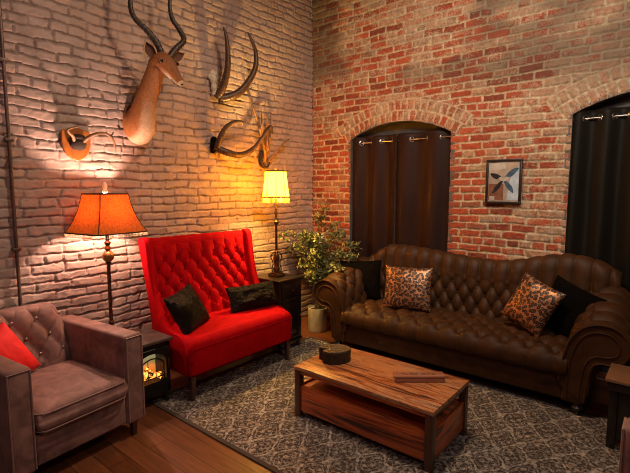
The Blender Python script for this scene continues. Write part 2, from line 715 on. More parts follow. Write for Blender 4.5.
def impala_mat():
    m, nt, b = new_mat('antelope_fur')
    at = nt.nodes.new('ShaderNodeAttribute')
    at.attribute_name = 'fur_light'
    v = objcoord(nt)
    n = noise(nt, v, 60, 4, 0.7)
    tan = ramp(nt, [(0.3, (0.25, 0.075, 0.018)), (0.7, (0.44, 0.165, 0.045))], n.outputs[0])
    lite = ramp(nt, [(0.3, (0.55, 0.40, 0.24)), (0.7, (0.78, 0.64, 0.44))], n.outputs[0])
    ad = nt.nodes.new('ShaderNodeAttribute')
    ad.attribute_name = 'fur_dark'
    tn = mixc(nt, mth(nt, 'MULTIPLY', ad.outputs['Fac'], 0.75), tan.outputs[0], (0.12, 0.035, 0.010))
    col = mixc(nt, at.outputs['Fac'], tn, lite.outputs[0])
    nt.links.new(col, b.inputs['Base Color'])
    b.inputs['Roughness'].default_value = 0.7
    bump(nt, b, n.outputs[0], 0.3, 0.006)
    return m


M['impala'] = impala_mat()
M['ear_dark'] = plain('dark_ear_hollow', (0.10, 0.04, 0.022), 0.85, 0, 0.3, 40)
M['ear_rim'] = plain('pale_ear_fringe', (0.50, 0.30, 0.17), 0.85, 0, 0.3, 40)
M['ear_inner'] = plain('antelope_ear_hide', (0.36, 0.17, 0.08), 0.8, 0, 0.3, 40)


def curtain_mat(name, col):
    m, nt, b = new_mat(name)
    v = objcoord(nt, (300, 300, 300))
    n = noise(nt, v, 1.0, 2)
    r = ramp(nt, [(0.3, tuple(c * 0.85 for c in col)), (0.7, tuple(c * 1.15 for c in col))], n.outputs[0])
    nt.links.new(r.outputs[0], b.inputs['Base Color'])
    b.inputs['Roughness'].default_value = 0.55
    b.inputs['Sheen Weight'].default_value = 0.03
    b.inputs['Sheen Tint'].default_value = (0.8, 0.35, 0.2, 1)
    b.inputs['Specular IOR Level'].default_value = 0.14
    return m


M['curtain'] = curtain_mat('dark_brown_blackout_cloth', (0.024, 0.009, 0.006))
M['curtain_black'] = curtain_mat('black_green_blackout_cloth', (0.010, 0.0085, 0.006))


def wall_left_mat():
    m, nt, b = new_mat('painted_brick')
    rnd = nt.nodes.new('ShaderNodeAttribute')
    rnd.attribute_name = 'brick_rnd'
    fac = nt.nodes.new('ShaderNodeAttribute')
    fac.attribute_name = 'brick_face'
    v = objcoord(nt)
    n = noise(nt, v, 3.0, 5, 0.65)
    n2 = noise(nt, v, 60, 4, 0.7)
    base = ramp(nt, [(0.3, (0.40, 0.285, 0.245)), (0.7, (0.56, 0.425, 0.37))], n.outputs[0])
    c = mixc(nt, mth(nt, 'MULTIPLY', rnd.outputs['Fac'], 0.35), base.outputs[0], (0.36, 0.25, 0.215))
    c = mixc(nt, mth(nt, 'MULTIPLY', mth(nt, 'SUBTRACT', 1.0, fac.outputs['Fac']), 0.6), c, (0.20, 0.14, 0.12))
    chip = ramp(nt, [(0.70, (0, 0, 0)), (0.76, (1, 1, 1))], n2.outputs[0])
    c = mixc(nt, mth(nt, 'MULTIPLY', chip.outputs[0], 0.5), c, (0.16, 0.11, 0.09))
    nt.links.new(c, b.inputs['Base Color'])
    b.inputs['Roughness'].default_value = 0.5
    b.inputs['Specular IOR Level'].default_value = 0.35
    bump(nt, b, n2.outputs[0], 0.5, 0.006)
    return m


def wall_right_mat():
    m, nt, b = new_mat('old_red_brick')
    rnd = nt.nodes.new('ShaderNodeAttribute')
    rnd.attribute_name = 'brick_rnd'
    fac = nt.nodes.new('ShaderNodeAttribute')
    fac.attribute_name = 'brick_face'
    wash = nt.nodes.new('ShaderNodeAttribute')
    wash.attribute_name = 'limewash'
    v = objcoord(nt)
    n = noise(nt, v, 28, 4, 0.7)
    n2 = noise(nt, v, 62, 4, 0.7)
    brick = ramp(nt, [(0.0, (0.06, 0.02, 0.014)), (0.15, (0.26, 0.04, 0.018)), (0.45, (0.46, 0.085, 0.034)), (0.65, (0.34, 0.075, 0.036)), (0.8, (0.22, 0.095, 0.05)), (0.93, (0.42, 0.25, 0.14)), (1.0, (0.05, 0.034, 0.03))], rnd.outputs['Fac'])
    bc = mixc(nt, 0.45, brick.outputs[0], ramp(nt, [(0.3, (0.13, 0.03, 0.018)), (0.7, (0.52, 0.13, 0.055))], n.outputs[0]).outputs[0])
    mort = ramp(nt, [(0.3, (0.30, 0.22, 0.13)), (0.7, (0.62, 0.50, 0.33))], n.outputs[0])
    c = mixc(nt, fac.outputs['Fac'], mort.outputs[0], bc)
    wm = mth(nt, 'ADD', wash.outputs['Fac'], mth(nt, 'MULTIPLY_ADD', n2.outputs[0], 2.6, -1.3))
    wm = ramp(nt, [(0.42, (0, 0, 0)), (0.66, (0.9, 0.9, 0.9))], wm)
    lime = ramp(nt, [(0.3, (0.27, 0.19, 0.11)), (0.7, (0.64, 0.53, 0.37))], n.outputs[0])
    wf = mth(nt, 'MULTIPLY', wm.outputs[0], mth(nt, 'MULTIPLY_ADD', fac.outputs['Fac'], -0.38, 1.0))
    c = mixc(nt, wf, c, lime.outputs[0])
    soot = nt.nodes.new('ShaderNodeAttribute')
    soot.attribute_name = 'soot'
    sm = mth(nt, 'MULTIPLY', soot.outputs['Fac'], mth(nt, 'MULTIPLY_ADD', n.outputs[0], 0.9, 0.25))
    c = mixc(nt, sm, c, (0.045, 0.042, 0.034))
    nt.links.new(c, b.inputs['Base Color'])
    b.inputs['Roughness'].default_value = 0.75
    b.inputs['Specular IOR Level'].default_value = 0.25
    bump(nt, b, n2.outputs[0], 0.6, 0.006)
    return m


def floor_mat():
    m, nt, b = new_mat('dark_floor_boards')
    v = objcoord(nt)
    br = nt.nodes.new('ShaderNodeTexBrick')
    br.offset = 0.37
    br.inputs['Scale'].default_value = 1.0
    br.inputs['Brick Width'].default_value = 1.1
    br.inputs['Row Height'].default_value = 0.125
    br.inputs['Mortar Size'].default_value = 0.0022
    br.inputs['Color1'].default_value = (0.0, 0, 0, 1)
    br.inputs['Color2'].default_value = (1, 1, 1, 1)
    br.inputs['Mortar'].default_value = (0.5, 0.5, 0.5, 1)
    nt.links.new(v, br.inputs['Vector'])
    mp = nt.nodes.new('ShaderNodeMapping')
    mp.inputs['Scale'].default_value = (1.2, 16, 1)
    nt.links.new(v, mp.inputs[0])
    g = noise(nt, mp.outputs[0], 2.5, 5, 0.65, 0.6)
    r = ramp(nt, [(0.25, (0.055, 0.018, 0.008)), (0.55, (0.17, 0.058, 0.024)), (0.8, (0.27, 0.105, 0.045))], g.outputs[0])
    c = mixc(nt, 0.35, r.outputs[0], mixc(nt, br.outputs['Color'], (0.06, 0.02, 0.009), (0.24, 0.085, 0.035)))
    c = mixc(nt, br.outputs['Fac'], c, (0.012, 0.006, 0.004))
    nt.links.new(c, b.inputs['Base Color'])
    b.inputs['Roughness'].default_value = 0.38
    bump(nt, b, mth(nt, 'SUBTRACT', g.outputs[0], br.outputs['Fac']), 0.15, 0.004)
    return m


def rug_mat():
    m, nt, b = new_mat('worn_damask_rug')
    v = objcoord(nt)
    wob = noise(nt, v, 9, 3)
    av = nt.nodes.new('ShaderNodeVectorMath')
    av.operation = 'MULTIPLY_ADD'
    nt.links.new(wob.outputs['Color'], av.inputs[0])
    av.inputs[1].default_value = (0.05, 0.05, 0)
    nt.links.new(v, av.inputs[2])
    sep = nt.nodes.new('ShaderNodeSeparateXYZ')
    nt.links.new(av.outputs[0], sep.inputs[0])
    U = mth(nt, 'MULTIPLY', sep.outputs[0], 2 * PI / 0.20)
    V = mth(nt, 'MULTIPLY', sep.outputs[1], 2 * PI / 0.29)
    # ogee lattice
    p = mth(nt, 'ADD', mth(nt, 'COSINE', U), mth(nt, 'COSINE', V))
    line = mth(nt, 'LESS_THAN', mth(nt, 'ABSOLUTE', p), 0.22)
    line2 = mth(nt, 'LESS_THAN', mth(nt, 'ABSOLUTE', mth(nt, 'SUBTRACT', mth(nt, 'ABSOLUTE', p), 0.75)), 0.10)
    # florets
    fl = mth(nt, 'MULTIPLY', mth(nt, 'SINE', mth(nt, 'MULTIPLY', U, 3.0)), mth(nt, 'SINE', mth(nt, 'MULTIPLY', V, 4.0)))
    fl = mth(nt, 'GREATER_THAN', fl, 0.28)
    inn = mth(nt, 'GREATER_THAN', mth(nt, 'ABSOLUTE', p), 0.95)
    fl = mth(nt, 'MULTIPLY', fl, inn)
    vo = nt.nodes.new('ShaderNodeTexVoronoi')
    vo.feature = 'DISTANCE_TO_EDGE'
    vo.inputs['Scale'].default_value = 34
    nt.links.new(av.outputs[0], vo.inputs['Vector'])
    vein = mth(nt, 'LESS_THAN', vo.outputs['Distance'], 0.10)
    pat = mth(nt, 'MAXIMUM', mth(nt, 'MAXIMUM', line, mth(nt, 'MULTIPLY', line2, 0.7)), mth(nt, 'MAXIMUM', mth(nt, 'MULTIPLY', fl, 0.85), mth(nt, 'MULTIPLY', vein, 0.5)))
    wear = noise(nt, v, 45, 4, 0.75)
    wr = ramp(nt, [(0.40, (0.10, 0.10, 0.10)), (0.60, (1, 1, 1))], wear.outputs[0])
    big = noise(nt, v, 1.6, 3)
    bw = ramp(nt, [(0.3, (0.55, 0.55, 0.55)), (0.7, (1, 1, 1))], big.outputs[0])
    f = mth(nt, 'MULTIPLY', mth(nt, 'MULTIPLY', pat, wr.outputs[0]), bw.outputs[0])
    dark = ramp(nt, [(0.3, (0.040, 0.030, 0.028)), (0.7, (0.085, 0.066, 0.060))], wear.outputs[0])
    c = mixc(nt, f, dark.outputs[0], (0.56, 0.50, 0.43))
    nt.links.new(c, b.inputs['Base Color'])
    b.inputs['Roughness'].default_value = 0.95
    b.inputs['Specular IOR Level'].default_value = 0.1
    fine = noise(nt, v, 350, 2)
    bump(nt, b, mth(nt, 'ADD', mth(nt, 'MULTIPLY', f, 0.6), mth(nt, 'MULTIPLY', fine.outputs[0], 0.5)), 0.5, 0.006)
    return m


# ------------------------------------------------------------------ the setting
H_ROOM = 3.95


def grid_wall(name, w0, w1, res_w, res_z, field, place, mat, hole=None):
    nw = int((w1 - w0) / res_w) + 1
    nz = int(H_ROOM / res_z) + 1
    W, Z = np.meshgrid(np.linspace(w0, w1, nw), np.linspace(0, H_ROOM, nz), indexing='ij')
    h, attrs = field(W, Z)
    P = place(W, Z, h).reshape(-1, 3)
    I, J = np.meshgrid(np.arange(nw - 1), np.arange(nz - 1), indexing='ij')
    if hole is not None:
        cw = (W[:-1, :-1] + W[1:, 1:]) / 2
        cz = (Z[:-1, :-1] + Z[1:, 1:]) / 2
        keep = ~hole(cw, cz)
        I = I[keep]
        J = J[keep]
    I = I.ravel()
    J = J.ravel()
    F = np.stack([I * nz + J, (I + 1) * nz + J, (I + 1) * nz + J + 1, I * nz + J + 1], 1)
    me = bpy.data.meshes.new(name)
    me.vertices.add(len(P))
    me.vertices.foreach_set('co', P.astype(np.float32).ravel())
    nf = len(F)
    me.loops.add(nf * 4)
    me.loops.foreach_set('vertex_index', F.astype(np.int32).ravel())
    me.polygons.add(nf)
    me.polygons.foreach_set('loop_start', np.arange(0, nf * 4, 4, dtype=np.int32))
    me.polygons.foreach_set('use_smooth', np.ones(nf, dtype=bool))
    for k, a in attrs.items():
        at = me.attributes.new(k, 'FLOAT', 'POINT')
        at.data.foreach_set('value', np.clip(a, 0, 1).astype(np.float32).ravel())
    me.update(calc_edges=True)
    me.validate()
    o = bpy.data.objects.new(name, me)
    COL.objects.link(o)
    me.materials.append(mat)
    return struct(o)


def brick_cells(X, Z, L, C, seed):
    row = np.floor(Z / C)
    hdr = (np.mod(row, 6) == 3)
    Lr = np.where(hdr, L * 0.52, L)
    off = np.mod(row, 2) * 0.5 + 0.22 * vnoise(row * 1.37 + 3.3, row * 0 + 0.5, seed)
    u = X / Lr + off
    colm = np.floor(u)
    fx = u - colm
    fz = Z / C - row
    dx = np.minimum(fx, 1 - fx) * Lr
    dz = np.minimum(fz, 1 - fz) * C
    rnd = _TAB[(row * 7 + colm * 13 + seed).astype(int) % 256, (row * 31 + colm * 3).astype(int) % 256]
    return dx, dz, rnd, fx, fz


def field_left(W, Z):
    dxn = (fbm(W * 4, Z * 4, 1) - 0.5) * 0.05 + (fbm(W * 16, Z * 16, 4) - 0.5) * 0.02
    dzn = (fbm(W * 3, Z * 4, 8) - 0.5) * 0.035 + (fbm(W * 14, Z * 18, 12) - 0.5) * 0.020
    dx, dz, rnd, fx, fz = brick_cells(W + dxn, Z + dzn, 0.235, 0.0680, 3)
    rough = (fbm(W * 45, Z * 45, 20) - 0.5) * 0.012
    wide = 0.0015 + 0.004 * fbm(W * 5, Z * 5, 30)
    face = sstep(wide, wide + 0.006, np.minimum(dx * 1.15, dz) + rough)
    fill = sstep(0.54, 0.68, fbm(W * 3.5, Z * 6, 40))     # joints filled with paint
    deep = 0.015 * (1 - 0.75 * fill)
    h = -deep * (1 - face) + (rnd - 0.5) * 0.006 + (fbm(W * 22, Z * 28, 50, 4) - 0.5) * 0.011 + (fbm(W * 2, Z * 2, 60) - 0.5) * 0.02
    h += (fz - 0.5) * (rnd - 0.4) * 0.008
    return h, {'brick_face': face, 'brick_rnd': rnd}


WINS = [(1.147, 2.11, 2.262, 0.587), (3.33, 2.165, 2.31, 0.575)]       # centre x, spring z, apex z, half width
SILL_Z = 0.08


def arch_geom(w):
    xc, zs, za, hw = w
    r = za - zs
    R = (hw * hw + r * r) / (2 * r)
    return R, za - R


def arch_top(w, x):
    R, zc = arch_geom(w)
    return zc + np.sqrt(np.maximum(R * R - (x - w[0]) ** 2, 0))


def field_right(W, Z):
    dxn = (fbm(W * 4, Z * 4, 101) - 0.5) * 0.02 + (fbm(W * 18, Z * 18, 104) - 0.5) * 0.008
    dzn = (fbm(W * 2.5, Z * 3, 108) - 0.5) * 0.03 + (fbm(W * 18, Z * 18, 112) - 0.5) * 0.008
    dx, dz, rnd, fx, fz = brick_cells(W + dxn, Z + dzn, 0.205, 0.0690, 11)
    d = np.minimum(dx, dz)
    ringm = np.zeros_like(W)
    for w in WINS:
        R, zc = arch_geom(w)
        X = W - w[0]
        Y = Z - zc
        rr = np.hypot(X, Y) + (fbm(W * 14, Z * 14, 130) - 0.5) * 0.006
        ang = np.arctan2(X, Y)
        amax = math.asin(w[3] / R)
        k = np.floor((rr - R) / 0.112)
        inr = (rr > R) & (k < 2) & (np.abs(ang) < amax + 0.06 + 0.03 * k)
        u = ang * R / 0.066 + 0.5 * np.mod(k, 2) + (fbm(W * 10, Z * 10, 133) - 0.5) * 0.15
        cu = np.floor(u)
        fu = u - cu
        dd = np.minimum(np.minimum(fu, 1 - fu) * 0.066, np.minimum((rr - R) / 0.112 - k, 1 - (rr - R) / 0.112 + k) * 0.112)
        rn = _TAB[(cu * 5 + 40).astype(int) % 256, (k * 11 + cu).astype(int) % 256]
        d = np.where(inr, dd, d)
        rnd = np.where(inr, 0.55 + 0.42 * rn, rnd)
        ringm = np.where(inr, 1.0, ringm)
    rough = (fbm(W * 50, Z * 50, 120) - 0.5) * 0.008
    wid = 0.0035 + 0.004 * fbm(W * 4, Z * 4, 125)
    face = sstep(wid, wid + 0.005, d + rough)
    h = -0.010 * (1 - face) + (rnd - 0.5) * 0.007 + (fbm(W * 40, Z * 40, 150) - 0.5) * 0.008 + (fbm(W * 2, Z * 2, 160) - 0.5) * 0.015
    # old limewash left on the wall
    big = fbm(W * 1.7, Z * 2.2, 170, 4)
    wash = 0.20 + (big - 0.5) * 1.0 + 0.40 * sstep(1.9, 2.7, Z) + 0.28 * sstep(1.95, 2.7, W) * sstep(0.7, 1.3, Z) - 0.15 * sstep(2.3, 1.5, Z) * sstep(2.2, 1.7, W)
    wash += 0.04 * ringm * (0.4 + rnd) + (rnd - 0.5) * 0.55 + (fbm(W * 9, Z * 14, 210, 3) - 0.5) * 1.3
    soot = sstep(0.50, 0.68, fbm(W * 1.3 + 2, Z * 3.0, 190, 4)) * sstep(2.35, 2.75, Z + 0.12 * (W - 2)) * 0.8
    return h, {'brick_face': face, 'brick_rnd': rnd, 'limewash': wash, 'soot': soot}


def hole_right(W, Z):
    m = np.zeros(W.shape, bool)
    for w in WINS:
        m |= (np.abs(W - w[0]) < w[3]) & (Z > SILL_Z) & (Z < arch_top(w, W))
    return m


grid_wall('wall_left', -5.4, 0.0, 0.0085, 0.0066, field_left, lambda W, Z, h: np.stack([h, W, Z], -1), wall_left_mat())
grid_wall('wall_right', 0.0, 4.7, 0.0082, 0.0066, field_right, lambda W, Z, h: np.stack([W, -h, Z], -1), wall_right_mat(), hole_right)

fm = floor_mat()
struct(MB().box((-0.1, -5.6, -0.05), (5.0, 0.1, 0.0)).build('floor', fm, smooth=False))
struct(MB().box((-0.1, -5.6, H_ROOM), (5.0, 0.1, H_ROOM + 0.05)).build('ceiling', M['ceiling'], smooth=False))

for i, w in enumerate(WINS):
    mb = MB()
    xc, zs, za, hw = w
    xs = np.linspace(xc - hw, xc + hw, 25)
    out = [(x, float(arch_top(w, x))) for x in xs]
    poly = [(xc - hw, SILL_Z)] + out + [(xc + hw, SILL_Z)]
    # reveal: a ring with real thickness, closed at the back by a board
    n = len(poly)
    V = []
    cen = (xc, 1.4)
    for k, (px_, pz_) in enumerate(poly):
        ox = px_ + (0.04 if px_ > cen[0] else -0.04)
        oz = pz_ + (0.04 if pz_ > 1.4 else -0.04)
        V += [(px_, 0.004, pz_), (px_, 0.17, pz_), (ox, 0.17, oz), (ox, 0.012, oz)]
    F = []
    for k in range(n):
        k2 = (k + 1) % n
        for q in range(4):
            q2 = (q + 1) % 4
            F.append((k * 4 + q, k * 4 + q2, k2 * 4 + q2, k2 * 4 + q))
    mb.add(V, F)
    mb.prism([(p[0] + (0.03 if p[0] > xc else -0.03), p[1] + (0.03 if p[1] > 1.4 else -0.03)) for p in poly], 1, 0.15, 0.2)
    wo = struct(mb.build('window_%d' % (i + 1), M['recess']))
    fr = MB()
    fr.box((xc - hw, 0.115, zs - 0.03), (xc + hw, 0.15, zs + 0.02), 0.004)
    fr.box((xc - 0.02, 0.12, SILL_Z), (xc + 0.02, 0.15, zs), 0.004)
    fr.build('window_frame', M['frame_black'], wo)

# conduit on the painted wall
mb = MB()
mb.tube([(0.022, -3.172, z) for z in (0.0, 1.0, 2.0, 3.0, 3.93)], 0.011, 10)
pipe = thing('conduit_pipe', 'thin grey conduit pipe running up the painted brick wall behind the mauve armchair', 'pipe', (0, 0, 0))
for z in (0.5, 1.15, 1.88, 2.39, 3.1):
    MB().box((0.0, -3.198, z - 0.012), (0.036, -3.146, z + 0.012), 0.004).build('pipe_clip', M['pipe'], pipe)
mb.build('pipe', M['pipe'], pipe)

# rug
RUG_Z = 0.008
rug = thing('area_rug', 'worn dark grey and beige damask area rug under the coffee table', 'rug', (0.545, -2.565, 0.0))
mb = MB().box((0.03, 0.03, 0.0005), (2.97, 1.83, RUG_Z), 0.002)
mb.build('pile', rug_mat(), rug, smooth=False)
hm = plain('dark_rug_binding', (0.055, 0.038, 0.03), 0.9, 0, 0.3, 120, 0.4)
mb = MB()
mb.box((0, 0, 0.0005), (3.0, 0.03, RUG_Z + 0.001), 0.003)
mb.box((0, 1.83, 0.0005), (3.0, 1.86, RUG_Z + 0.001), 0.003)
mb.box((0, 0.03, 0.0005), (0.03, 1.83, RUG_Z + 0.001), 0.003)
mb.box((2.97, 0.03, 0.0005), (3.0, 1.83, RUG_Z + 0.001), 0.003)
mb.build('binding', hm, rug)


# ------------------------------------------------------------------ sofa
def chesterfield():
    t = thing('tufted_sofa', 'long dark brown velvet tufted sofa with humped back and rolled arms', 'sofa', (2.0, 0, RUG_Z))
    m = M['sofa']
    # base rail
    MB().box((-0.99, -0.80, 0.085), (0.99, -0.10, 0.275), 0.012, 3).build('base', m, t)
    # seat
    nu, nv = 300, 110
    path = resample(catmull([(-0.785, 0.255), (-0.832, 0.275), (-0.845, 0.32), (-0.832, 0.372), (-0.785, 0.41), (-0.70, 0.425), (-0.45, 0.425), (-0.2, 0.415)], 10), nv)
    nrm, s = path_frames(path)
    if nrm[nv // 2, 1] < 0:
        nrm = -nrm
    x = np.linspace(-0.955, 0.955, nu)
    X, S = np.meshgrid(x, s, indexing='ij')
    b = (S - 0.215) / 0.105
    a = X / 0.0865
    low = sstep(0.0, -1.0, b)
    low = np.where(b < 0, np.clip(-b / 0.6, 0, 1), 0)
    chan = np.abs(np.sin(PI * a / 2)) ** 0.55
    h = tuft(a, b) * (1 - low) + low * (0.25 + 0.75 * chan)
    h *= sstep(0.0, 0.06, S)
    edge = sstep(0.0, 0.05, 0.955 - np.abs(X))
    amp = 0.044 * edge * (1 - 0.6 * low)
    A = np.zeros((nu, nv, 3))
    A[..., 0] = X
    A[..., 1] = path[:, 0][None] + nrm[:, 0][None] * (h - 0.5) * amp
    A[..., 2] = path[:, 1][None] + nrm[:, 1][None] * (h - 0.5) * amp
    B = A.copy()
    B[..., 1] = -0.5 + (path[:, 0][None] + 0.5) * 0.6
    B[..., 2] = 0.26
    seat = MB().sheet(A, B).build('seat', m, t, autosmooth=False)
    bme = MB().ball((0, 0, 0), 0.009, 10, 6, (1, 1, 0.7))
    first = None

    def add_button(parent, p):
        nonlocal first
        if first is None:
            first = bme.build('button', m, parent)
            first.location = p
        else:
            o = first.copy()
            COL.objects.link(o)
            o.parent = parent
            o.location = p

    for bi in range(0, 4):
        for ai in range(-10, 11):
            if (ai + bi) % 2 == 0:
                sv = 0.215 + bi * 0.105
                yy = np.interp(sv, s, path[:, 0])
                zz = np.interp(sv, s, path[:, 1])
                add_button(seat, (ai * 0.0865, float(yy), float(zz) - 0.012))
    # back with humps
    hx = [-1.22, -1.12, -0.98, -0.82, -0.62, -0.40, -0.15, 0.08, 0.27, 0.45, 0.64, 0.84, 1.02, 1.15, 1.25]
    hz = [0.70, 0.77, 0.885, 0.985, 0.985, 0.965, 0.943, 0.922, 0.918, 0.945, 1.0, 1.03, 1.0, 0.93, 0.86]
    xx = np.linspace(-1.3, 1.3, 521)
    hh = np.interp(xx, hx, hz)
    ker = np.hanning(31)
    ker /= ker.sum()
    hh = np.convolve(np.pad(hh, 15, mode='edge'), ker, 'valid')
    nu, nv = 330, 110
    x = np.linspace(-1.17, 1.17, nu)
    A = np.zeros((nu, nv, 3))
    B = np.zeros((nu, nv, 3))
    for i, xv in enumerate(x):
        T = float(np.interp(xv, xx, hh))
        zb = 0.36 if abs(xv) < 0.96 else 0.5
        P = catmull([(-0.265, zb), (-0.255, 0.45 if abs(xv) < .96 else .56), (-0.225, T - 0.19), (-0.215, T - 0.08), (-0.185, T - 0.022), (-0.135, T), (-0.09, T - 0.02), (-0.065, T - 0.07)], 14)
        P = resample(P, nv)
        nrm, s = path_frames(P)
        if nrm[10, 0] > 0:
            nrm = -nrm
        z = P[:, 1]
        y = P[:, 0]
        bb = (z - 0.50) / 0.098
        bb = np.where(np.arange(nv) > nv * 0.8, 9.0, bb)
        aa = np.full(nv, xv / 0.062)
        top = np.where(bb > 2, np.clip((bb - 2) / 0.7, 0, 1), 0)
        chan = abs(math.sin(PI * xv / 0.062 / 2)) ** 0.55
        h = tuft(aa, np.minimum(bb, 2.6)) * (1 - top) + top * (0.15 + 0.85 * chan)
        fade = np.clip(1.2 - 0.9 * np.clip((bb - 2.2) / 3, 0, 1), 0, 1)
        fade *= sstep(1.17, 1.12, abs(xv))
        h = (h - 0.6) * 0.050 * fade
        A[i, :, 0] = xv
        A[i, :, 1] = y + nrm[:, 0] * h
        A[i, :, 2] = z + nrm[:, 1] * h
        B[i, :, 0] = xv
        B[i, :, 1] = -0.06
        B[i, :, 2] = np.minimum(z, T - 0.03)
    back = MB().sheet(A, B).build('backrest', m, t, autosmooth=False)
    first = None
    for bi in range(0, 3):
        for ai in range(-15, 16):
            if (ai + bi) % 2 == 0:
                z = 0.50 + bi * 0.098
                add_button(back, (ai * 0.062, -0.236 + 0.012 * bi, z))
    MB().box((-1.0, -0.11, 0.1), (1.0, -0.055, 0.7), 0.01).build('back_panel', m, t)
    # arms
    prof = catmull([(0.905, 0.20), (0.915, 0.30), (0.935, 0.43), (0.965, 0.53), (1.02, 0.61), (1.10, 0.655), (1.20, 0.655), (1.275, 0.60), (1.30, 0.52), (1.27, 0.44), (1.20, 0.405), (1.135, 0.40), (1.095, 0.36), (1.075, 0.25), (1.065, 0.10)], 8)
    prof = resample(prof, 120)
    pn, ps = path_frames(prof)
    if pn[5, 0] > 0:
        pn = -pn
    ys = np.linspace(-0.825, -0.13, 90)

    def ring(yv, disp=True):
        tt = (yv + 0.825) / 0.695
        lift = 0.16 * tt ** 1.1
        z = prof[:, 1] + lift * np.clip((prof[:, 1] - 0.25) / 0.4, 0, 1)
        xq = prof[:, 0] - 0.03 * tt * np.clip((prof[:, 1] - 0.25) / 0.4, 0, 1)
        if disp:
            a = (yv + 0.825) / 0.075 - 1.3
            b = (ps - 0.34) / 0.10
            inside = sstep(0.06, 0.16, ps) * sstep(ps[-1] * 0.66, ps[-1] * 0.56, ps)
            ch = abs(math.sin(PI * a / 2 + 0.001)) ** 0.6
            row = np.where((b > -1.3) & (b < 1.6), 1.0, 0.0)
            h = tuft(np.full_like(b, a), b) * row + (1 - row) * ch
            f = sstep(-0.825, -0.74, yv)
            h = (h - 0.6) * 0.042 * inside * f
        else:
            h = 0
        return np.stack([xq + pn[:, 0] * h, np.full_like(z, yv), z + pn[:, 1] * h], 1)

    for sgn in (1, -1):
        n = len(prof)
        V = []
        rings = [ring(y) for y in ys]
        for r in rings:
            r = r.copy()
            r[:, 0] *= sgn
            V += list(r)
        # inner closing edge at the bottom is straight (prof end -> start)
        F = []
        m_ = len(rings)
        for i in range(m_ - 1):
            for k in range(n):
                k2 = (k + 1) % n
                F.append((i * n + k, i * n + k2, (i + 1) * n + k2, (i + 1) * n + k))
        F.append(tuple(range(n)))
        F.append(tuple((m_ - 1) * n + k for k in range(n)))
        arm = MB().add(V, F).build('arm', m, t, autosmooth=True)
        pr = ring(-0.829, False)[2:-1]
        pr[:, 0] *= sgn
        MB().tube([tuple(p) for p in pr], 0.0075, 8).build('piping', m, arm)
        # inset scroll facing
        ins = catmull([(0.955, 0.12), (0.965, 0.33), (0.985, 0.45), (1.03, 0.555), (1.11, 0.605), (1.19, 0.60), (1.24, 0.545), (1.235, 0.48), (1.18, 0.45), (1.11, 0.44), (1.06, 0.38), (1.04, 0.27), (1.03, 0.12)], 6)
        MB().tube([(sgn * p[0], -0.828, p[1]) for p in ins], 0.005, 8).build('facing_seam', m, arm)
    legp = [(0.020, 0.0), (0.024, 0.008), (0.018, 0.016), (0.022, 0.024), (0.036, 0.040), (0.038, 0.052), (0.026, 0.066), (0.024, 0.074), (0.034, 0.080), (0.034, 0.088)]
    for lx, ly in ((-1.02, -0.785), (1.02, -0.785), (-1.0, -0.12), (1.0, -0.12)):
        MB().lathe(legp, 20, (lx, ly, 0)).build('leg', M['dark_wood'], t)
    MB().box((-1.06, -0.82, 0.083), (-0.93, -0.12, 0.2), 0.01).build('arm_base', m, t)
    MB().box((0.93, -0.82, 0.083), (1.06, -0.12, 0.2), 0.01).build('arm_base', m, t)
    return t


chesterfield()


# ------------------------------------------------------------------ cushions
def cushion_mesh(w, h, th, wr=0.01, seed=0, n=46, pinch=0.07):
    u = np.linspace(-1, 1, n)
    U, V = np.meshgrid(u, u, indexing='ij')
    X = w / 2 * U * (1 - pinch * (1 - V ** 2))
    Y = h / 2 * V * (1 - pinch * (1 - U ** 2))
    puff = np.clip((1 - np.abs(U) ** 2.6) * (1 - np.abs(V) ** 2.6), 0, 1) ** 0.55
    w1 = (fbm(U * 3 + 5, V * 3 + 5, seed) - 0.5) * wr * puff
    w2 = (fbm(U * 3 + 9, V * 3 + 2, seed + 7) - 0.5) * wr * puff
    A = np.stack([X, Y, th / 2 * puff + w1 + 0.0015], -1)
    B = np.stack([X, Y, -th / 2 * puff + w2 - 0.0015], -1)
    return MB().sheet(A, B)


def cushion(name, label, mat, loc, normal, roll, w, h, th, group=None, wr=0.012, seed=0, piping=None, pinch=0.07, cat='cushion'):
    """face normal points along `normal`; roll turns it in its own plane"""
    me = cushion_mesh(w, h, th, wr, seed, pinch=pinch)
    o = me.build(name, mat, autosmooth=False)
    nz = Vector(normal).normalized()
    up = Vector((0, 0, 1))
    xa = up.cross(nz).normalized()
    ya = nz.cross(xa)
    R = Matrix((xa, ya, nz)).transposed().to_4x4()
    o.matrix_world = Matrix.Translation(loc) @ R @ Matrix.Rotation(roll, 4, 'Z')
    tag(o, label, cat, group)
    return o


G = 'throw cushions on the brown sofa'
cushion('throw_cushion', 'black plush square cushion at the left end of the brown sofa, behind a leopard cushion', M['black_cloth'], (0.97, -0.40, 0.625), (0.45, -1, 0.42), 0.05, 0.44, 0.42, 0.13, G, seed=1)
cushion('throw_cushion', 'leopard print foil cushion standing upright on the left of the brown sofa', M['leopard'], (1.565, -0.50, 0.640), (0.22, -1, 0.32), 0.02, 0.46, 0.41, 0.12, G, seed=2)
cushion('throw_cushion', 'leopard print foil cushion tipped on its corner at the right of the brown sofa', M['leopard'], (2.635, -0.50, 0.662), (-0.30, -1, 0.38), -0.34, 0.37, 0.40, 0.12, G, seed=3)
cushion('throw_cushion', 'black plush square cushion leaning against the right arm of the brown sofa', M['black_cloth'], (2.860, -0.385, 0.628), (-0.38, -1, 0.38), -0.30, 0.42, 0.42, 0.13, G, seed=4)


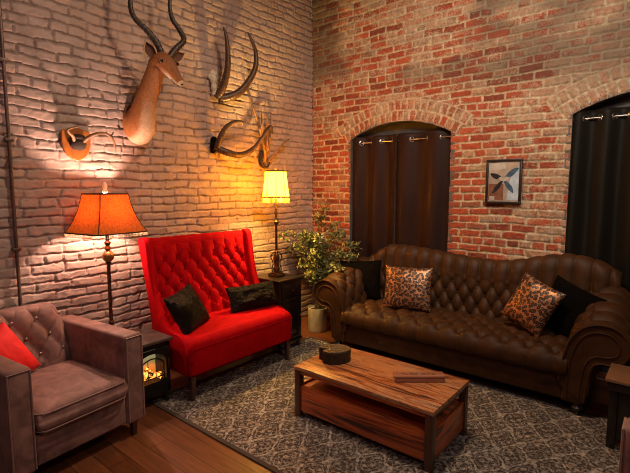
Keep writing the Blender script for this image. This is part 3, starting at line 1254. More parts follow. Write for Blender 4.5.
# ------------------------------------------------------------------ red settee
def settee():
    t = thing('wingback_settee', 'bright red velvet wingback settee with tufted high back by the painted wall', 'settee', (0, -1.84, 0))
    m = M['red']
    HW = 0.55
    # seat block with a soft front edge
    nu, nv = 60, 60
    path = resample(catmull([(0.15, 0.475), (0.45, 0.485), (0.70, 0.478), (0.80, 0.465), (0.842, 0.43), (0.846, 0.36), (0.842, 0.26), (0.836, 0.205)], 10), nv)
    y = np.linspace(-HW + 0.004, HW - 0.004, nu)
    A = np.zeros((nu, nv, 3))
    ed = sstep(0, 0.045, HW - np.abs(y))
    for i in range(nu):
        A[i, :, 0] = path[:, 0] - (1 - ed[i]) * 0.02
        A[i, :, 1] = y[i]
        A[i, :, 2] = path[:, 1] - (1 - ed[i]) * 0.022 * (path[:, 1] > 0.3) + 0.010 * (1 - (y[i] / HW) ** 2) * (path[:, 0] < 0.82)
    B = A.copy()
    A[..., 0] = np.maximum(A[..., 0], 0.32)
    B = A.copy()
    B[..., 0] = 0.32 + (A[..., 0] - 0.32) * 0.98
    B[..., 2] = 0.20
    st = MB().sheet(A, B).build('seat', m, t, autosmooth=False)
    seam = [(0.848, yy, 0.405) for yy in np.linspace(-HW + 0.02, HW - 0.02, 12)]
    MB().tube(seam, 0.003, 6).build('seam', m, st)
    # tufted back
    nu, nv = 220, 150
    HB = 0.490
    y = np.linspace(-HB, HB, nu)
    A = np.zeros((nu, nv, 3))
    B = np.zeros((nu, nv, 3))
    P = resample(catmull([(0.405, 0.44), (0.38, 0.56), (0.31, 0.85), (0.272, 1.06), (0.258, 1.13), (0.235, 1.163), (0.205, 1.165)], 16), nv)
    nrm, s = path_frames(P)
    if nrm[20, 0] < 0:
        nrm = -nrm
    z = P[:, 1]
    for i, yv in enumerate(y):
        bb = (z - 0.62) / 0.092
        bb = np.where(np.arange(nv) > nv * 0.86, 9, bb)
        aa = np.full(nv, yv / 0.0625 + 0.0)
        top = np.where(bb > 4, np.clip((bb - 4) / 0.8, 0, 1), 0)
        bot = np.where(bb < 0, np.clip(-bb / 0.8, 0, 1), 0)
        ch = abs(math.sin(PI * yv / 0.0625 / 2)) ** 0.6
        h = tuft(aa, np.clip(bb, -0.9, 4.9)) * (1 - top) * (1 - bot) + (top + bot) * (0.3 + 0.7 * ch)
        fade = np.clip(1.0 - 0.85 * np.clip((bb - 4.3) / 1.6, 0, 1), 0, 1) * sstep(HB, HB - 0.05, abs(yv))
        h = (h - 0.7) * 0.044 * fade
        A[i, :, 0] = P[:, 0] + nrm[:, 0] * h
        A[i, :, 1] = yv
        A[i, :, 2] = z + nrm[:, 1] * h
        B[i, :, 0] = 0.20 + 0.13 * np.clip((1.1 - z) / 0.6, 0, 1)
        B[i, :, 1] = yv
        B[i, :, 2] = np.minimum(z, 1.14)
    back = MB().sheet(A, B).build('backrest', m, t, autosmooth=False)
    bd = MB().ball((0, 0, 0), 0.010, 10, 6, (0.6, 1, 1))
    first = None
    for bi in range(0, 5):
        for ai in range(-7, 8):
            if (ai + bi) % 2 == 0:
                zz = 0.62 + bi * 0.092
                xx = float(np.interp(zz, z[:int(nv * 0.8)], P[:int(nv * 0.8), 0])) - 0.016
                if first is None:
                    first = bd.build('button', m, back)
                    first.location = (xx, ai * 0.0625, zz)
                else:
                    o = first.copy()
                    COL.objects.link(o)
                    o.parent = back
                    o.location = (xx, ai * 0.0625, zz)
    # wings
    prof = catmull([(0.36, 0.205), (0.335, 0.55), (0.225, 1.02), (0.20, 1.12), (0.205, 1.165), (0.24, 1.178), (0.285, 1.16), (0.305, 1.09), (0.325, 0.95), (0.365, 0.78), (0.415, 0.65), (0.475, 0.56), (0.545, 0.505), (0.62, 0.487), (0.70, 0.48), (0.76, 0.44), (0.79, 0.33), (0.80, 0.205)], 7)
    for sgn in (-1, 1):
        n = len(prof)
        cen = prof.mean(0)
        layers = [(0.480, 0.0), (0.486, 1.0), (0.498, 1.0), (0.52, 1.0), (0.538, 1.0), (0.546, 0.985), (0.550, 0.0)]
        offs = [0.018, 0.006, 0.0, 0.0, 0.004, 0.012, 0.024]
        pn, ps = path_frames(prof)
        c0 = prof - pn * 0.01
        inner = np.linalg.norm(c0 - cen, axis=1).mean() < np.linalg.norm(prof - cen, axis=1).mean()
        dirn = -1 if inner else 1
        V = []
        for (yy, _), of in zip(layers, offs):
            q = prof + dirn * pn * of
            flare = 0.008 * np.clip((q[:, 1] - 0.5) / 0.6, 0, 1)
            V += [(a, sgn * (yy + f), b) for (a, b), f in zip(q, flare)]
        F = []
        L = len(layers)
        for i in range(L - 1):
            for k in range(n):
                k2 = (k + 1) % n
                F.append((i * n + k, i * n + k2, (i + 1) * n + k2, (i + 1) * n + k))
        F.append(tuple(range(n)))
        F.append(tuple((L - 1) * n + k for k in range(n)))
        wing = MB().add(V, F).build('wing', m, t, autosmooth=False)
        pp = [(a, sgn * (0.543 + 0.008 * min(max((b - 0.5) / 0.6, 0), 1)), b) for a, b in (prof + dirn * pn * 0.004)[3:-2]]
        MB().tube(pp, 0.005, 6).build('piping', m, wing)
    for lx, ly, z0 in ((0.80, -0.51, RUG_Z), (0.80, 0.51, RUG_Z), (0.36, -0.5, 0.0), (0.36, 0.5, 0.0)):
        MB().box((lx - 0.022, ly - 0.022, z0), (lx + 0.022, ly + 0.022, 0.21), 0.004, 2, taper=0.68).build('leg', M['leg_wood'], t)
    return t


settee()
G = 'black fur cushions on the red settee'
cushion('fur_cushion', 'square black faux fur cushion tilted in the left corner of the red settee', M['fur'], (0.575, -2.215, 0.625), (1, 0.35, 0.55), 0.16, 0.36, 0.34, 0.15, G, 0.03, 11)
cushion('fur_cushion', 'oblong black faux fur cushion at the right end of the red settee', M['fur'], (0.565, -1.525, 0.600), (1, -0.22, 0.42), 0.02, 0.50, 0.23, 0.13, G, 0.03, 12)


# ------------------------------------------------------------------ armchairs
def armchair(label, loc, rz):
    t = thing('tufted_armchair', label, 'armchair', loc, rz, 'matching mauve velvet armchairs')
    m = M['mauve']
    MB().box((-0.36, -0.262, 0.115), (0.385, 0.262, 0.285), 0.012, 3).build('base', m, t)
    # loose seat cushion
    n = 60
    u = np.sin(np.linspace(-PI / 2, PI / 2, n))
    U, V = np.meshgrid(u, u, indexing='ij')
    rr = np.clip((1 - np.abs(U) ** 16) * (1 - np.abs(V) ** 16), 0, 1) ** 0.33
    X = 0.115 + 0.305 * U + 0.01 * (1 - V ** 2) * (U > 0.5)
    Y = 0.258 * V
    crown = 0.028 * (1 - U ** 2) * (1 - V ** 2) + (fbm(U * 2.2 + 4, V * 2.2 + 4, 77) - 0.5) * 0.012
    A = np.stack([X, Y, 0.355 + 0.065 * rr + crown * rr], -1)
    B = np.stack([X, Y, 0.355 - 0.066 * rr], -1)
    sc = MB().sheet(A, B).build('seat_cushion', m, t, autosmooth=False)
    for zz in (0.306, 0.402):
        pp = []
        for a in np.linspace(0, 2 * PI, 60, endpoint=False):
            ca, sa = math.cos(a), math.sin(a)
            k = (abs(ca) ** 16 + abs(sa) ** 16) ** (-1 / 16)
            pp.append((0.115 + 0.304 * ca * k + (0.008 if ca > 0 else 0), 0.256 * sa * k, zz))
        MB().tube(pp, 0.004, 6, closed=True).build('piping', M['mauve_piping'], sc)
    for s in (-1, 1):
        a = MB().box((-0.39, min(s * 0.262, s * 0.385), 0.10), (0.40, max(s * 0.262, s * 0.385), 0.665), 0.022, 4).build('arm', m, t)
        y0, y1 = s * 0.272, s * 0.377
        MB().tube([(0.401, y0, 0.12), (0.401, y0, 0.652), (0.401, y1, 0.652), (0.401, y1, 0.12)], 0.0045, 6).build('piping', M['mauve_piping'], a)
    # tufted back with rounded corners
    nu, nv = 120, 100
    HB = 0.255
    y = np.linspace(-HB, HB, nu)
    A = np.zeros((nu, nv, 3))
    B = np.zeros((nu, nv, 3))
    for i, yv in enumerate(y):
        q = abs(yv) / HB
        drop = 0.10 * max(0, (q - 0.62) / 0.38) ** 2.2 + 0.006 * q
        T = 0.808 - drop
        P = resample(catmull([(-0.175, 0.38), (-0.20, 0.5), (-0.235, T - 0.12), (-0.255, T - 0.04), (-0.285, T - 0.006), (-0.325, T), (-0.36, T - 0.02)], 12), nv)
        nrm, s_ = path_frames(P)
        if nrm[10, 0] < 0:
            nrm = -nrm
        z = P[:, 1]
        bb = (z - 0.50) / 0.115
        bb = np.where(np.arange(nv) > nv * 0.82, 3.0, bb)
        aa = np.full(nv, yv / 0.072 + 1)
        fade = sstep(-1.2, -0.3, bb) * sstep(2.9, 2.1, bb) * sstep(HB, HB - 0.06, abs(yv))
        h = tuft(aa, np.clip(bb, -0.5, 2.6))
        h = (h - 0.75) * 0.030 * fade
        puffy = -0.02 * (1 - sstep(HB, HB - 0.05, abs(yv)))
        A[i, :, 0] = P[:, 0] + nrm[:, 0] * h + puffy
        A[i, :, 1] = yv
        A[i, :, 2] = z + nrm[:, 1] * h
        B[i, :, 0] = -0.375
        B[i, :, 1] = yv
        B[i, :, 2] = np.minimum(z, T - 0.02)
    back = MB().sheet(A, B).build('backrest', m, t, autosmooth=False)
    bd = MB().ball((0, 0, 0), 0.010, 12, 8, (0.7, 1, 1))
    first = None
    for bi in range(0, 3):
        for ai in range(-3, 4):
            if (ai + 1 + bi) % 2 == 0:
                zz = 0.50 + bi * 0.115
                p = (-0.2 - (zz - 0.5) * 0.125 - 0.014, ai * 0.072, zz)
                if first is None:
                    first = bd.build('button', M['button_metal'], back)
                    first['label'] = 'shiny nickel button'
                    first.location = p
                else:
                    o = first.copy()
                    COL.objects.link(o)
                    o.parent = back
                    o.location = p
    for lx, ly in ((0.35, -0.33), (0.35, 0.33), (-0.34, -0.33), (-0.34, 0.33)):
        MB().box((lx - 0.02, ly - 0.02, 0.0), (lx + 0.02, ly + 0.02, 0.125), 0.003, 2, taper=0.75).build('leg', M['leg_wood'], t)
    return t


ch = armchair('mauve velvet armchair with buttoned back at the left, holding a red cushion', (0.572, -3.222, 0), math.radians(7))
dup(ch, (3.77, -2.52, RUG_Z + 0.001), (0, 0, math.radians(180)), 'mauve velvet armchair cut off by the right edge, only its arm showing')
cushion('red_cushion', 'plain red cushion resting on the mauve armchair seat', M['red_cushion'], (0.485, -3.425, 0.56), (0.9, 0.45, 0.5), 0.30, 0.35, 0.35, 0.15, None, 0.01, 21)


# ------------------------------------------------------------------ coffee table
def coffee_table():
    x0, y0 = 1.52, -2.04
    t = thing('coffee_table', 'low sheesham wood coffee table with open shelf on the rug', 'coffee table', (x0, y0, RUG_Z))
    L, Wd, Ht = 1.01, 0.535, 0.354
    MB().box((0, 0, Ht - 0.026), (L, Wd, Ht), 0.004).build('tabletop', M['sheesham'], t)
    for lx in (0.004, L - 0.05):
        for ly in (0.004, Wd - 0.05):
            MB().box((lx, ly, 0), (lx + 0.046, ly + 0.046, Ht - 0.026), 0.003).build('leg', M['sheesham_leg'], t)
    for ly in (0.008, Wd - 0.03):
        MB().box((0.05, ly, Ht - 0.048), (L - 0.05, ly + 0.022, Ht - 0.026), 0.002).build('apron', M['sheesham_panel'], t)
    for lx in (0.008, L - 0.03):
        MB().box((lx, 0.05, Ht - 0.048), (lx + 0.022, Wd - 0.05, Ht - 0.026), 0.002).build('apron', M['sheesham_leg'], t)
    MB().box((0.03, 0.03, 0.19), (L - 0.03, Wd - 0.03, 0.208), 0.002).build('shelf', M['sheesham_panel'], t)
    for ly in (0.012, Wd - 0.034):
        MB().box((0.05, ly, 0.046), (L - 0.05, ly + 0.022, 0.222), 0.003).build('side_panel', M['sheesham_panel'], t)
    for lx in (0.012, L - 0.034):
        MB().box((lx, 0.05, 0.046), (lx + 0.022, Wd - 0.05, 0.222), 0.003).build('end_panel', M['sheesham_panel_y'], t)
    return x0, y0, RUG_Z + Ht


cx0, cy0, CTZ = coffee_table()

# stump-shaped wooden box on the table
st = thing('stump_box', 'small dark wooden stump shaped box at the left end of the coffee table', 'box', (1.675, -1.785, CTZ), math.radians(25))
ang = np.linspace(0, 2 * PI, 56, endpoint=False)
rad = 0.093 * (1 + 0.05 * np.sin(2 * ang + 0.4) + 0.03 * np.sin(3 * ang))
notch = np.exp(-((np.mod(ang - math.radians(208) + PI, 2 * PI) - PI) / 0.26) ** 2)
rad = rad * (1 - 0.58 * notch)
poly = [(1.18 * r * math.cos(a), r * math.sin(a)) for r, a in zip(rad, ang)]
MB().prism(poly, 2, 0.0, 0.080).build('body', M['stump_wood'], st, bevel=0.003)
m_, nt, b_ = new_mat('stump_end_grain')
v = objcoord(nt)
wv = nt.nodes.new('ShaderNodeTexWave')
wv.wave_type = 'BANDS'
wv.inputs['Scale'].default_value = 42
wv.inputs['Distortion'].default_value = 5
wv.inputs['Detail'].default_value = 3
nt.links.new(v, wv.inputs['Vector'])
nt.links.new(ramp(nt, [(0.2, (0.06, 0.037, 0.02)), (0.8, (0.19, 0.125, 0.07))], wv.outputs[0]).outputs[0], b_.inputs['Base Color'])
b_.inputs['Roughness'].default_value = 0.55
bump(nt, b_, wv.outputs[0], 0.6, 0.004)
MB().prism([(p[0] * 0.985, p[1] * 0.985) for p in poly], 2, 0.080, 0.088).build('lid', m_, st, bevel=0.002)

# lettered wooden box
bx = thing('lettered_box', 'slim reddish wooden box with lettering burnt into its lid, on the coffee table', 'box', (2.285, -1.715, CTZ), math.radians(39.5))
MB().box((-0.155, -0.036, 0), (0.155, 0.036, 0.026), 0.003).build('body', M['walnut_box'], bx)
lid = MB().box((-0.157, -0.038, 0.0275), (0.157, 0.038, 0.042), 0.003).build('lid', M['walnut_box'], bx)
mb = MB()
rnd = random.Random(5)
xq = -0.110
for ch_ in [4, 5, 0, 8]:
    if ch_ == 0:
        mb.box((xq - 0.001, -0.002, 0.0418), (xq + 0.003, 0.002, 0.0426))
        xq += 0.011
        continue
    for k in range(ch_):
        w = 0.0082
        mb.box((xq, -0.014, 0.0418), (xq + 0.0018, 0.014, 0.0426))
        if rnd.random() < 0.75:
            mb.box((xq + w - 0.0018, -0.014, 0.0418), (xq + w, 0.014, 0.0426))
        for zz in rnd.sample([-0.014, -0.001, 0.0122], 2):
            mb.box((xq, zz, 0.0418), (xq + w, zz + 0.0018, 0.0426))
        xq += 0.0112
    xq += 0.006
mb.build('lettering', M['ink'], lid, smooth=False)

# ------------------------------------------------------------------ electric stove
def stove():
    t = thing('electric_stove', 'small black electric stove heater with glowing fire behind the mauve armchair', 'stove', (0.50, -2.59, 0))
    X0, X1, Y0, Y1 = -0.13, 0.155, -0.165, 0.155
    b = M['black_metal']
    mb = MB()
    mb.box((X0, Y0, 0.075), (X0 + 0.02, Y1, 0.462), 0.004)          # rear
    mb.box((X0, Y0, 0.075), (X1, Y0 + 0.02, 0.462), 0.004)          # sides
    mb.box((X0, Y1 - 0.02, 0.075), (X1, Y1, 0.462), 0.004)
    mb.box((X0, Y0, 0.075), (X1, Y1, 0.15), 0.006)                   # bottom
    mb.box((X0, Y0, 0.42), (X1, Y1, 0.462), 0.006)
    mb.build('body', b, t)
    MB().box((X0 - 0.02, Y0 - 0.02, 0.462), (X1 + 0.022, Y1 + 0.018, 0.485), 0.006).build('top_plate', M['stove_top'], t)
    # door: plate with an arched opening, built as an outline strip
    hw, zb, zs, za = 0.115, 0.185, 0.31, 0.395
    inner = [(-hw, zb)] + [(hw * -math.cos(a), zs + (za - zs) * math.sin(a)) for a in np.linspace(0, PI, 21)] + [(hw, zb)]
    outer = [(-0.145, 0.152)] + [(max(-0.145, min(0.145, 0.19 * -math.cos(a))), min(0.42, zs + 0.14 * math.sin(a))) for a in np.linspace(0, PI, 21)] + [(0.145, 0.152)]
    V = []
    for (iy, iz), (oy, oz) in zip(inner, outer):
        V += [(X1 + 0.014, iy, iz), (X1 + 0.010, oy, oz), (X1 - 0.004, oy, oz), (X1 - 0.004, iy, iz)]
    F = []
    n = len(inner)
    for k in range(n):
        k2 = (k + 1) % n
        for q in range(4):
            q2 = (q + 1) % 4
            F.append((k * 4 + q, k * 4 + q2, k2 * 4 + q2, k2 * 4 + q))
    door = MB().add(V, F).build('door', b, t)
    bars = MB()
    arch = [(X1 + 0.016, 0.8 * hw * -math.cos(a), zs - 0.01 + 0.062 * math.sin(a)) for a in np.linspace(0, PI, 17)]
    bars.tube([(X1 + 0.016, -0.8 * hw, zb)] + arch + [(X1 + 0.016, 0.8 * hw, zb)], 0.005, 8)
    for yy in (-0.03, 0.03):
        bars.tube([(X1 + 0.016, yy, zb + 0.03), (X1 + 0.016, yy, zs + 0.05)], 0.0028, 6)
    bars.tube([(X1 + 0.016, -hw, zb + 0.035), (X1 + 0.016, hw, zb + 0.035)], 0.004, 6)
    bars.build('window_bars', b, door)
    g = clear_glass('fire_glass')
    MB().box((X1 - 0.003, -hw - 0.01, zb - 0.005), (X1 + 0.0, hw + 0.01, za + 0.005)).build('glass', g, door, smooth=False)
    MB().box((X1 + 0.012, 0.125, 0.26), (X1 + 0.026, 0.137, 0.33), 0.004).build('handle', M['bronze'], door)
    # fire screen at the back of the firebox gives off a pale glow
    fm_, nt, bs = new_mat('fire_backdrop')
    v = objcoord(nt)
    sp = nt.nodes.new('ShaderNodeSeparateXYZ')
    nt.links.new(v, sp.inputs[0])
    nz = noise(nt, v, 22, 3, 0.6, 1.2)
    hgt = mth(nt, 'ADD', sp.outputs[2], mth(nt, 'MULTIPLY_ADD', nz.outputs[0], 0.10, -0.05))
    r = ramp(nt, [(0.0, (1.0, 0.25, 0.03)), (0.30, (1.0, 0.42, 0.08)), (0.45, (0.40, 0.38, 0.16)), (0.72, (0.55, 0.60, 0.34)), (1.0, (0.30, 0.34, 0.20))], mth(nt, 'DIVIDE', mth(nt, 'SUBTRACT', hgt, 0.17), 0.24))
    nt.links.new(r.outputs[0], bs.inputs['Emission Color'])
    nt.links.new(r.outputs[0], bs.inputs['Base Color'])
    bs.inputs['Emission Strength'].default_value = 0.4
    MB().box((-0.02, Y0 + 0.02, 0.15), (-0.01, Y1 - 0.02, 0.42)).build('fire_screen', fm_, t, smooth=False)
    lm, nt, bs = new_mat('ember_log')
    v = objcoord(nt)
    nz = noise(nt, v, 40, 4, 0.7)
    r = ramp(nt, [(0.45, (0, 0, 0)), (0.65, (1, 0.30, 0.04))], nz.outputs[0])
    bs.inputs['Base Color'].default_value = (0.03, 0.018, 0.012, 1)
    nt.links.new(r.outputs[0], bs.inputs['Emission Color'])
    bs.inputs['Emission Strength'].default_value = 5
    for pts in ([(0.06, -0.12, 0.185), (0.08, 0.12, 0.19)], [(0.10, -0.09, 0.18), (0.03, 0.05, 0.235)], [(0.03, -0.03, 0.225), (0.10, 0.11, 0.185)]):
        p = catmull([pts[0], tuple((np.array(pts[0]) + np.array(pts[1])) / 2 + np.array([0, 0, 0.008])), pts[1]], 5)
        MB().tube([tuple(q) for q in p], [0.019 + 0.003 * math.sin(i * 2.1) for i in range(len(p))], 10).build('log', lm, t)
    for lx, ly in ((X0 + 0.03, Y0 + 0.03), (X0 + 0.03, Y1 - 0.03), (X1 - 0.02, Y0 + 0.03), (X1 - 0.02, Y1 - 0.03)):
        sx = 1 if lx > 0 else -1
        sy = 1 if ly > 0 else -1
        p = catmull([(lx - 0.01 * sx, ly - 0.005 * sy, 0.10), (lx + 0.002 * sx, ly, 0.06), (lx + 0.008 * sx, ly + 0.003 * sy, 0.03), (lx + 0.02 * sx, ly + 0.006 * sy, 0.012)], 5)
        MB().tube([tuple(q) for q in p], list(np.linspace(0.022, 0.012, len(p))), 10).build('leg', b, t)


stove()


# ------------------------------------------------------------------ side table and lamps
def side_table():
    t = thing('side_table', 'black lacquered side cabinet beside the red settee, carrying a lamp', 'side table', (0.46, -1.11, 0))
    d = M['dark_wood']
    MB().box((-0.185, -0.155, 0.085), (0.185, 0.155, 0.675), 0.004).build('body', d, t)
    MB().box((-0.205, -0.175, 0.688), (0.208, 0.175, 0.708), 0.007, 3).build('top', d, t)
    MB().box((-0.195, -0.165, 0.673), (0.197, 0.165, 0.689), 0.004).build('moulding', d, t)
    dr = MB().box((0.183, -0.128, 0.535), (0.197, 0.128, 0.655), 0.004)
    dr.box((0.196, -0.105, 0.555), (0.200, 0.105, 0.635), 0.002)
    dro = dr.build('drawer', d, t)
    MB().ball((0.212, 0, 0.595), 0.012).build('knob', M['bronze'], dro)
    dd = MB()
    dd.box((0.183, -0.128, 0.115), (0.193, 0.128, 0.515), 0.003)
    for a in ((-0.128, -0.095, 0.115, 0.515), (0.095, 0.128, 0.115, 0.515), (-0.095, 0.095, 0.115, 0.15), (-0.095, 0.095, 0.48, 0.515)):
        dd.box((0.19, a[0], a[2]), (0.200, a[1], a[3]), 0.003)
    do = dd.build('door', d, t)
    MB().ball((0.212, 0.11, 0.33), 0.011).build('knob', M['bronze'], do)
    mb = MB().box((-0.19, -0.16, 0.075), (0.195, 0.16, 0.105), 0.006)
    mb.build('plinth', d, t)
    pf = [(0.014, 0), (0.018, 0.012), (0.022, 0.03), (0.015, 0.045), (0.024, 0.06), (0.024, 0.078)]
    for lx in (-0.155, 0.16):
        for ly in (-0.13, 0.13):
            z0 = RUG_Z + 0.0015 if lx > 0 else 0.0
            MB().lathe([(r_, max(z_, z0) if z_ > 0 else z0) for r_, z_ in pf], 16, (lx, ly, 0)).build('leg', d, t)
    return 0.708


ST_Z = side_table()


def square_ring(s, z, r=0.25, n=6, rot=0.0):
    """rounded square, half size s"""
    P = []
    rc = s * r
    for cxs, cys, a0 in ((1, 1, 0), (-1, 1, 90), (-1, -1, 180), (1, -1, 270)):
        for k in range(n + 1):
            a = math.radians(a0 + 90 * k / n)
            P.append((cxs * (s - rc) + rc * math.cos(a), cys * (s - rc) + rc * math.sin(a)))
    c, sn = math.cos(rot), math.sin(rot)
    return [(x * c - y * sn, x * sn + y * c, z) for x, y in P]


def loft(rings, cap=False):
    n = len(rings[0])
    V = [p for r in rings for p in r]
    F = []
    for i in range(len(rings) - 1):
        for k in range(n):
            k2 = (k + 1) % n
            F.append((i * n + k, i * n + k2, (i + 1) * n + k2, (i + 1) * n + k))
    if cap:
        F.append(tuple(range(n))[::-1])
        F.append(tuple((len(rings) - 1) * n + k for k in range(n)))
    return V, F


def thick_loft(rings_out, th):
    """open shell with real wall thickness"""
    rin = []
    for r in rings_out:
        q = []
        for p in r:
            d = math.hypot(p[0], p[1])
            k = (d - th) / d
            q.append((p[0] * k, p[1] * k, p[2]))
        rin.append(q)
    return loft(rings_out + rin[::-1] + [rings_out[0]])


def floor_lamp():
    bx_, by_ = 0.23, -2.652
    t = thing('floor_lamp', 'tall bronze floor lamp with an orange beaded bell shade', 'lamp', (bx_, by_, 0))
    MB().lathe([(0.11, 0.0), (0.115, 0.01), (0.11, 0.022), (0.07, 0.035), (0.03, 0.05), (0.016, 0.08)], 32).build('base', M['bronze'], t)
    MB().lathe([(0.013, 0.07), (0.013, 0.55), (0.018, 0.555), (0.018, 0.57), (0.013, 0.575), (0.0135, 1.00), (0.020, 1.005), (0.020, 1.018), (0.012, 1.024)], 16).build('pole', M['bronze'], t)
    mb = MB()
    prof = []
    for i in range(13):
        a = PI * i / 12
        prof.append((max(0.010, 0.042 * math.sin(a)), 1.062 - 0.045 * math.cos(a)))
    mb.lathe(prof, 28)
    mb.build('ball_ornament', M['gold_knob'], t, autosmooth=False)
    MB().lathe([(0.012, 1.10), (0.016, 1.11), (0.026, 1.118), (0.022, 1.126), (0.013, 1.14), (0.02, 1.155), (0.024, 1.165), (0.012, 1.18), (0.014, 1.20), (0.014, 1.25), (0.016, 1.26), (0.016, 1.30)], 20).build('neck', M['bronze'], t)
    # bell shade
    prof = [(0.222, 1.243), (0.214, 1.252), (0.192, 1.29), (0.170, 1.34), (0.152, 1.39), (0.139, 1.44), (0.129, 1.49), (0.123, 1.522)]
    rot = math.radians(8)
    rings = [square_ring(s * 0.92, z, 0.10, 3, rot) for s, z in prof]
    V, F = thick_loft(rings, 0.003)
    sh = MB().add(V, F).build('lamp_shade', M['shade_orange'], t)
    tr = MB()
    for s, z in (prof[0], prof[-1]):
        tr.tube(square_ring(s * 0.925, z, 0.10, 3, rot), 0.005, 6, closed=True)
    for k in range(4):
        a = rot + PI / 4 + k * PI / 2
        pts = []
        for s, z in prof:
            d = s * 0.92 * (math.sqrt(2) - 0.10 * (math.sqrt(2) - 1)) + 0.001
            pts.append((d * math.cos(a), d * math.sin(a), z))
        tr.tube(pts, 0.0035, 6)
    tr.build('trim', M['trim_dark'], sh)
    fr = MB()
    ringp = square_ring(0.222 * 0.92, 1.24, 0.10, 3, rot)
    P = []
    for i in range(len(ringp)):
        a = np.array(ringp[i])
        b = np.array(ringp[(i + 1) % len(ringp)])
        nseg = max(1, int(np.linalg.norm(a - b) / 0.012))
        for k in range(nseg):
            P.append(a + (b - a) * k / nseg)
    for p in P:
        fr.box((p[0] - 0.0012, p[1] - 0.0012, p[2] - 0.018), (p[0] + 0.0012, p[1] + 0.0012, p[2] - 0.002))
        fr.ball((p[0], p[1], p[2] - 0.022), 0.0042, 6, 4)
    f_ = fr.build('bead_fringe', M['fringe'], sh)
    # harp, finial, bulb
    h = MB()
    h.tube([(0.0, 0.016, 1.30), (0.0, 0.05, 1.36), (0.0, 0.05, 1.45), (0.0, 0.02, 1.52), (0.0, 0.0, 1.53), (0.0, -0.02, 1.52), (0.0, -0.05, 1.45), (0.0, -0.05, 1.36), (0.0, -0.016, 1.30)], 0.0022, 6)
    for k in range(4):
        a = rot + k * PI / 2
        h.tube([(0, 0, 1.52), (0.112 * math.cos(a), 0.112 * math.sin(a), 1.52)], 0.0018, 6)
    h.build('harp', M['bronze'], t)
    MB().lathe([(0.010, 1.528), (0.022, 1.535), (0.022, 1.545), (0.012, 1.55), (0.016, 1.565), (0.019, 1.58), (0.012, 1.60), (0.004, 1.61)], 16).build('finial', M['crystal'], t)
    bl = MB().ball((0, 0, 1.345), 0.024, 16, 12, (1, 1, 1.25)).build('bulb', M['bulb_warm'], t)
    bl.visible_shadow = True
    l = point_light('floor_lamp_light', (0, 0, 0), 0.03, FLOOR_LAMP_W, FLOOR_LAMP_C)
    l.parent = t
    l.location = (0, 0, 1.385)


floor_lamp()


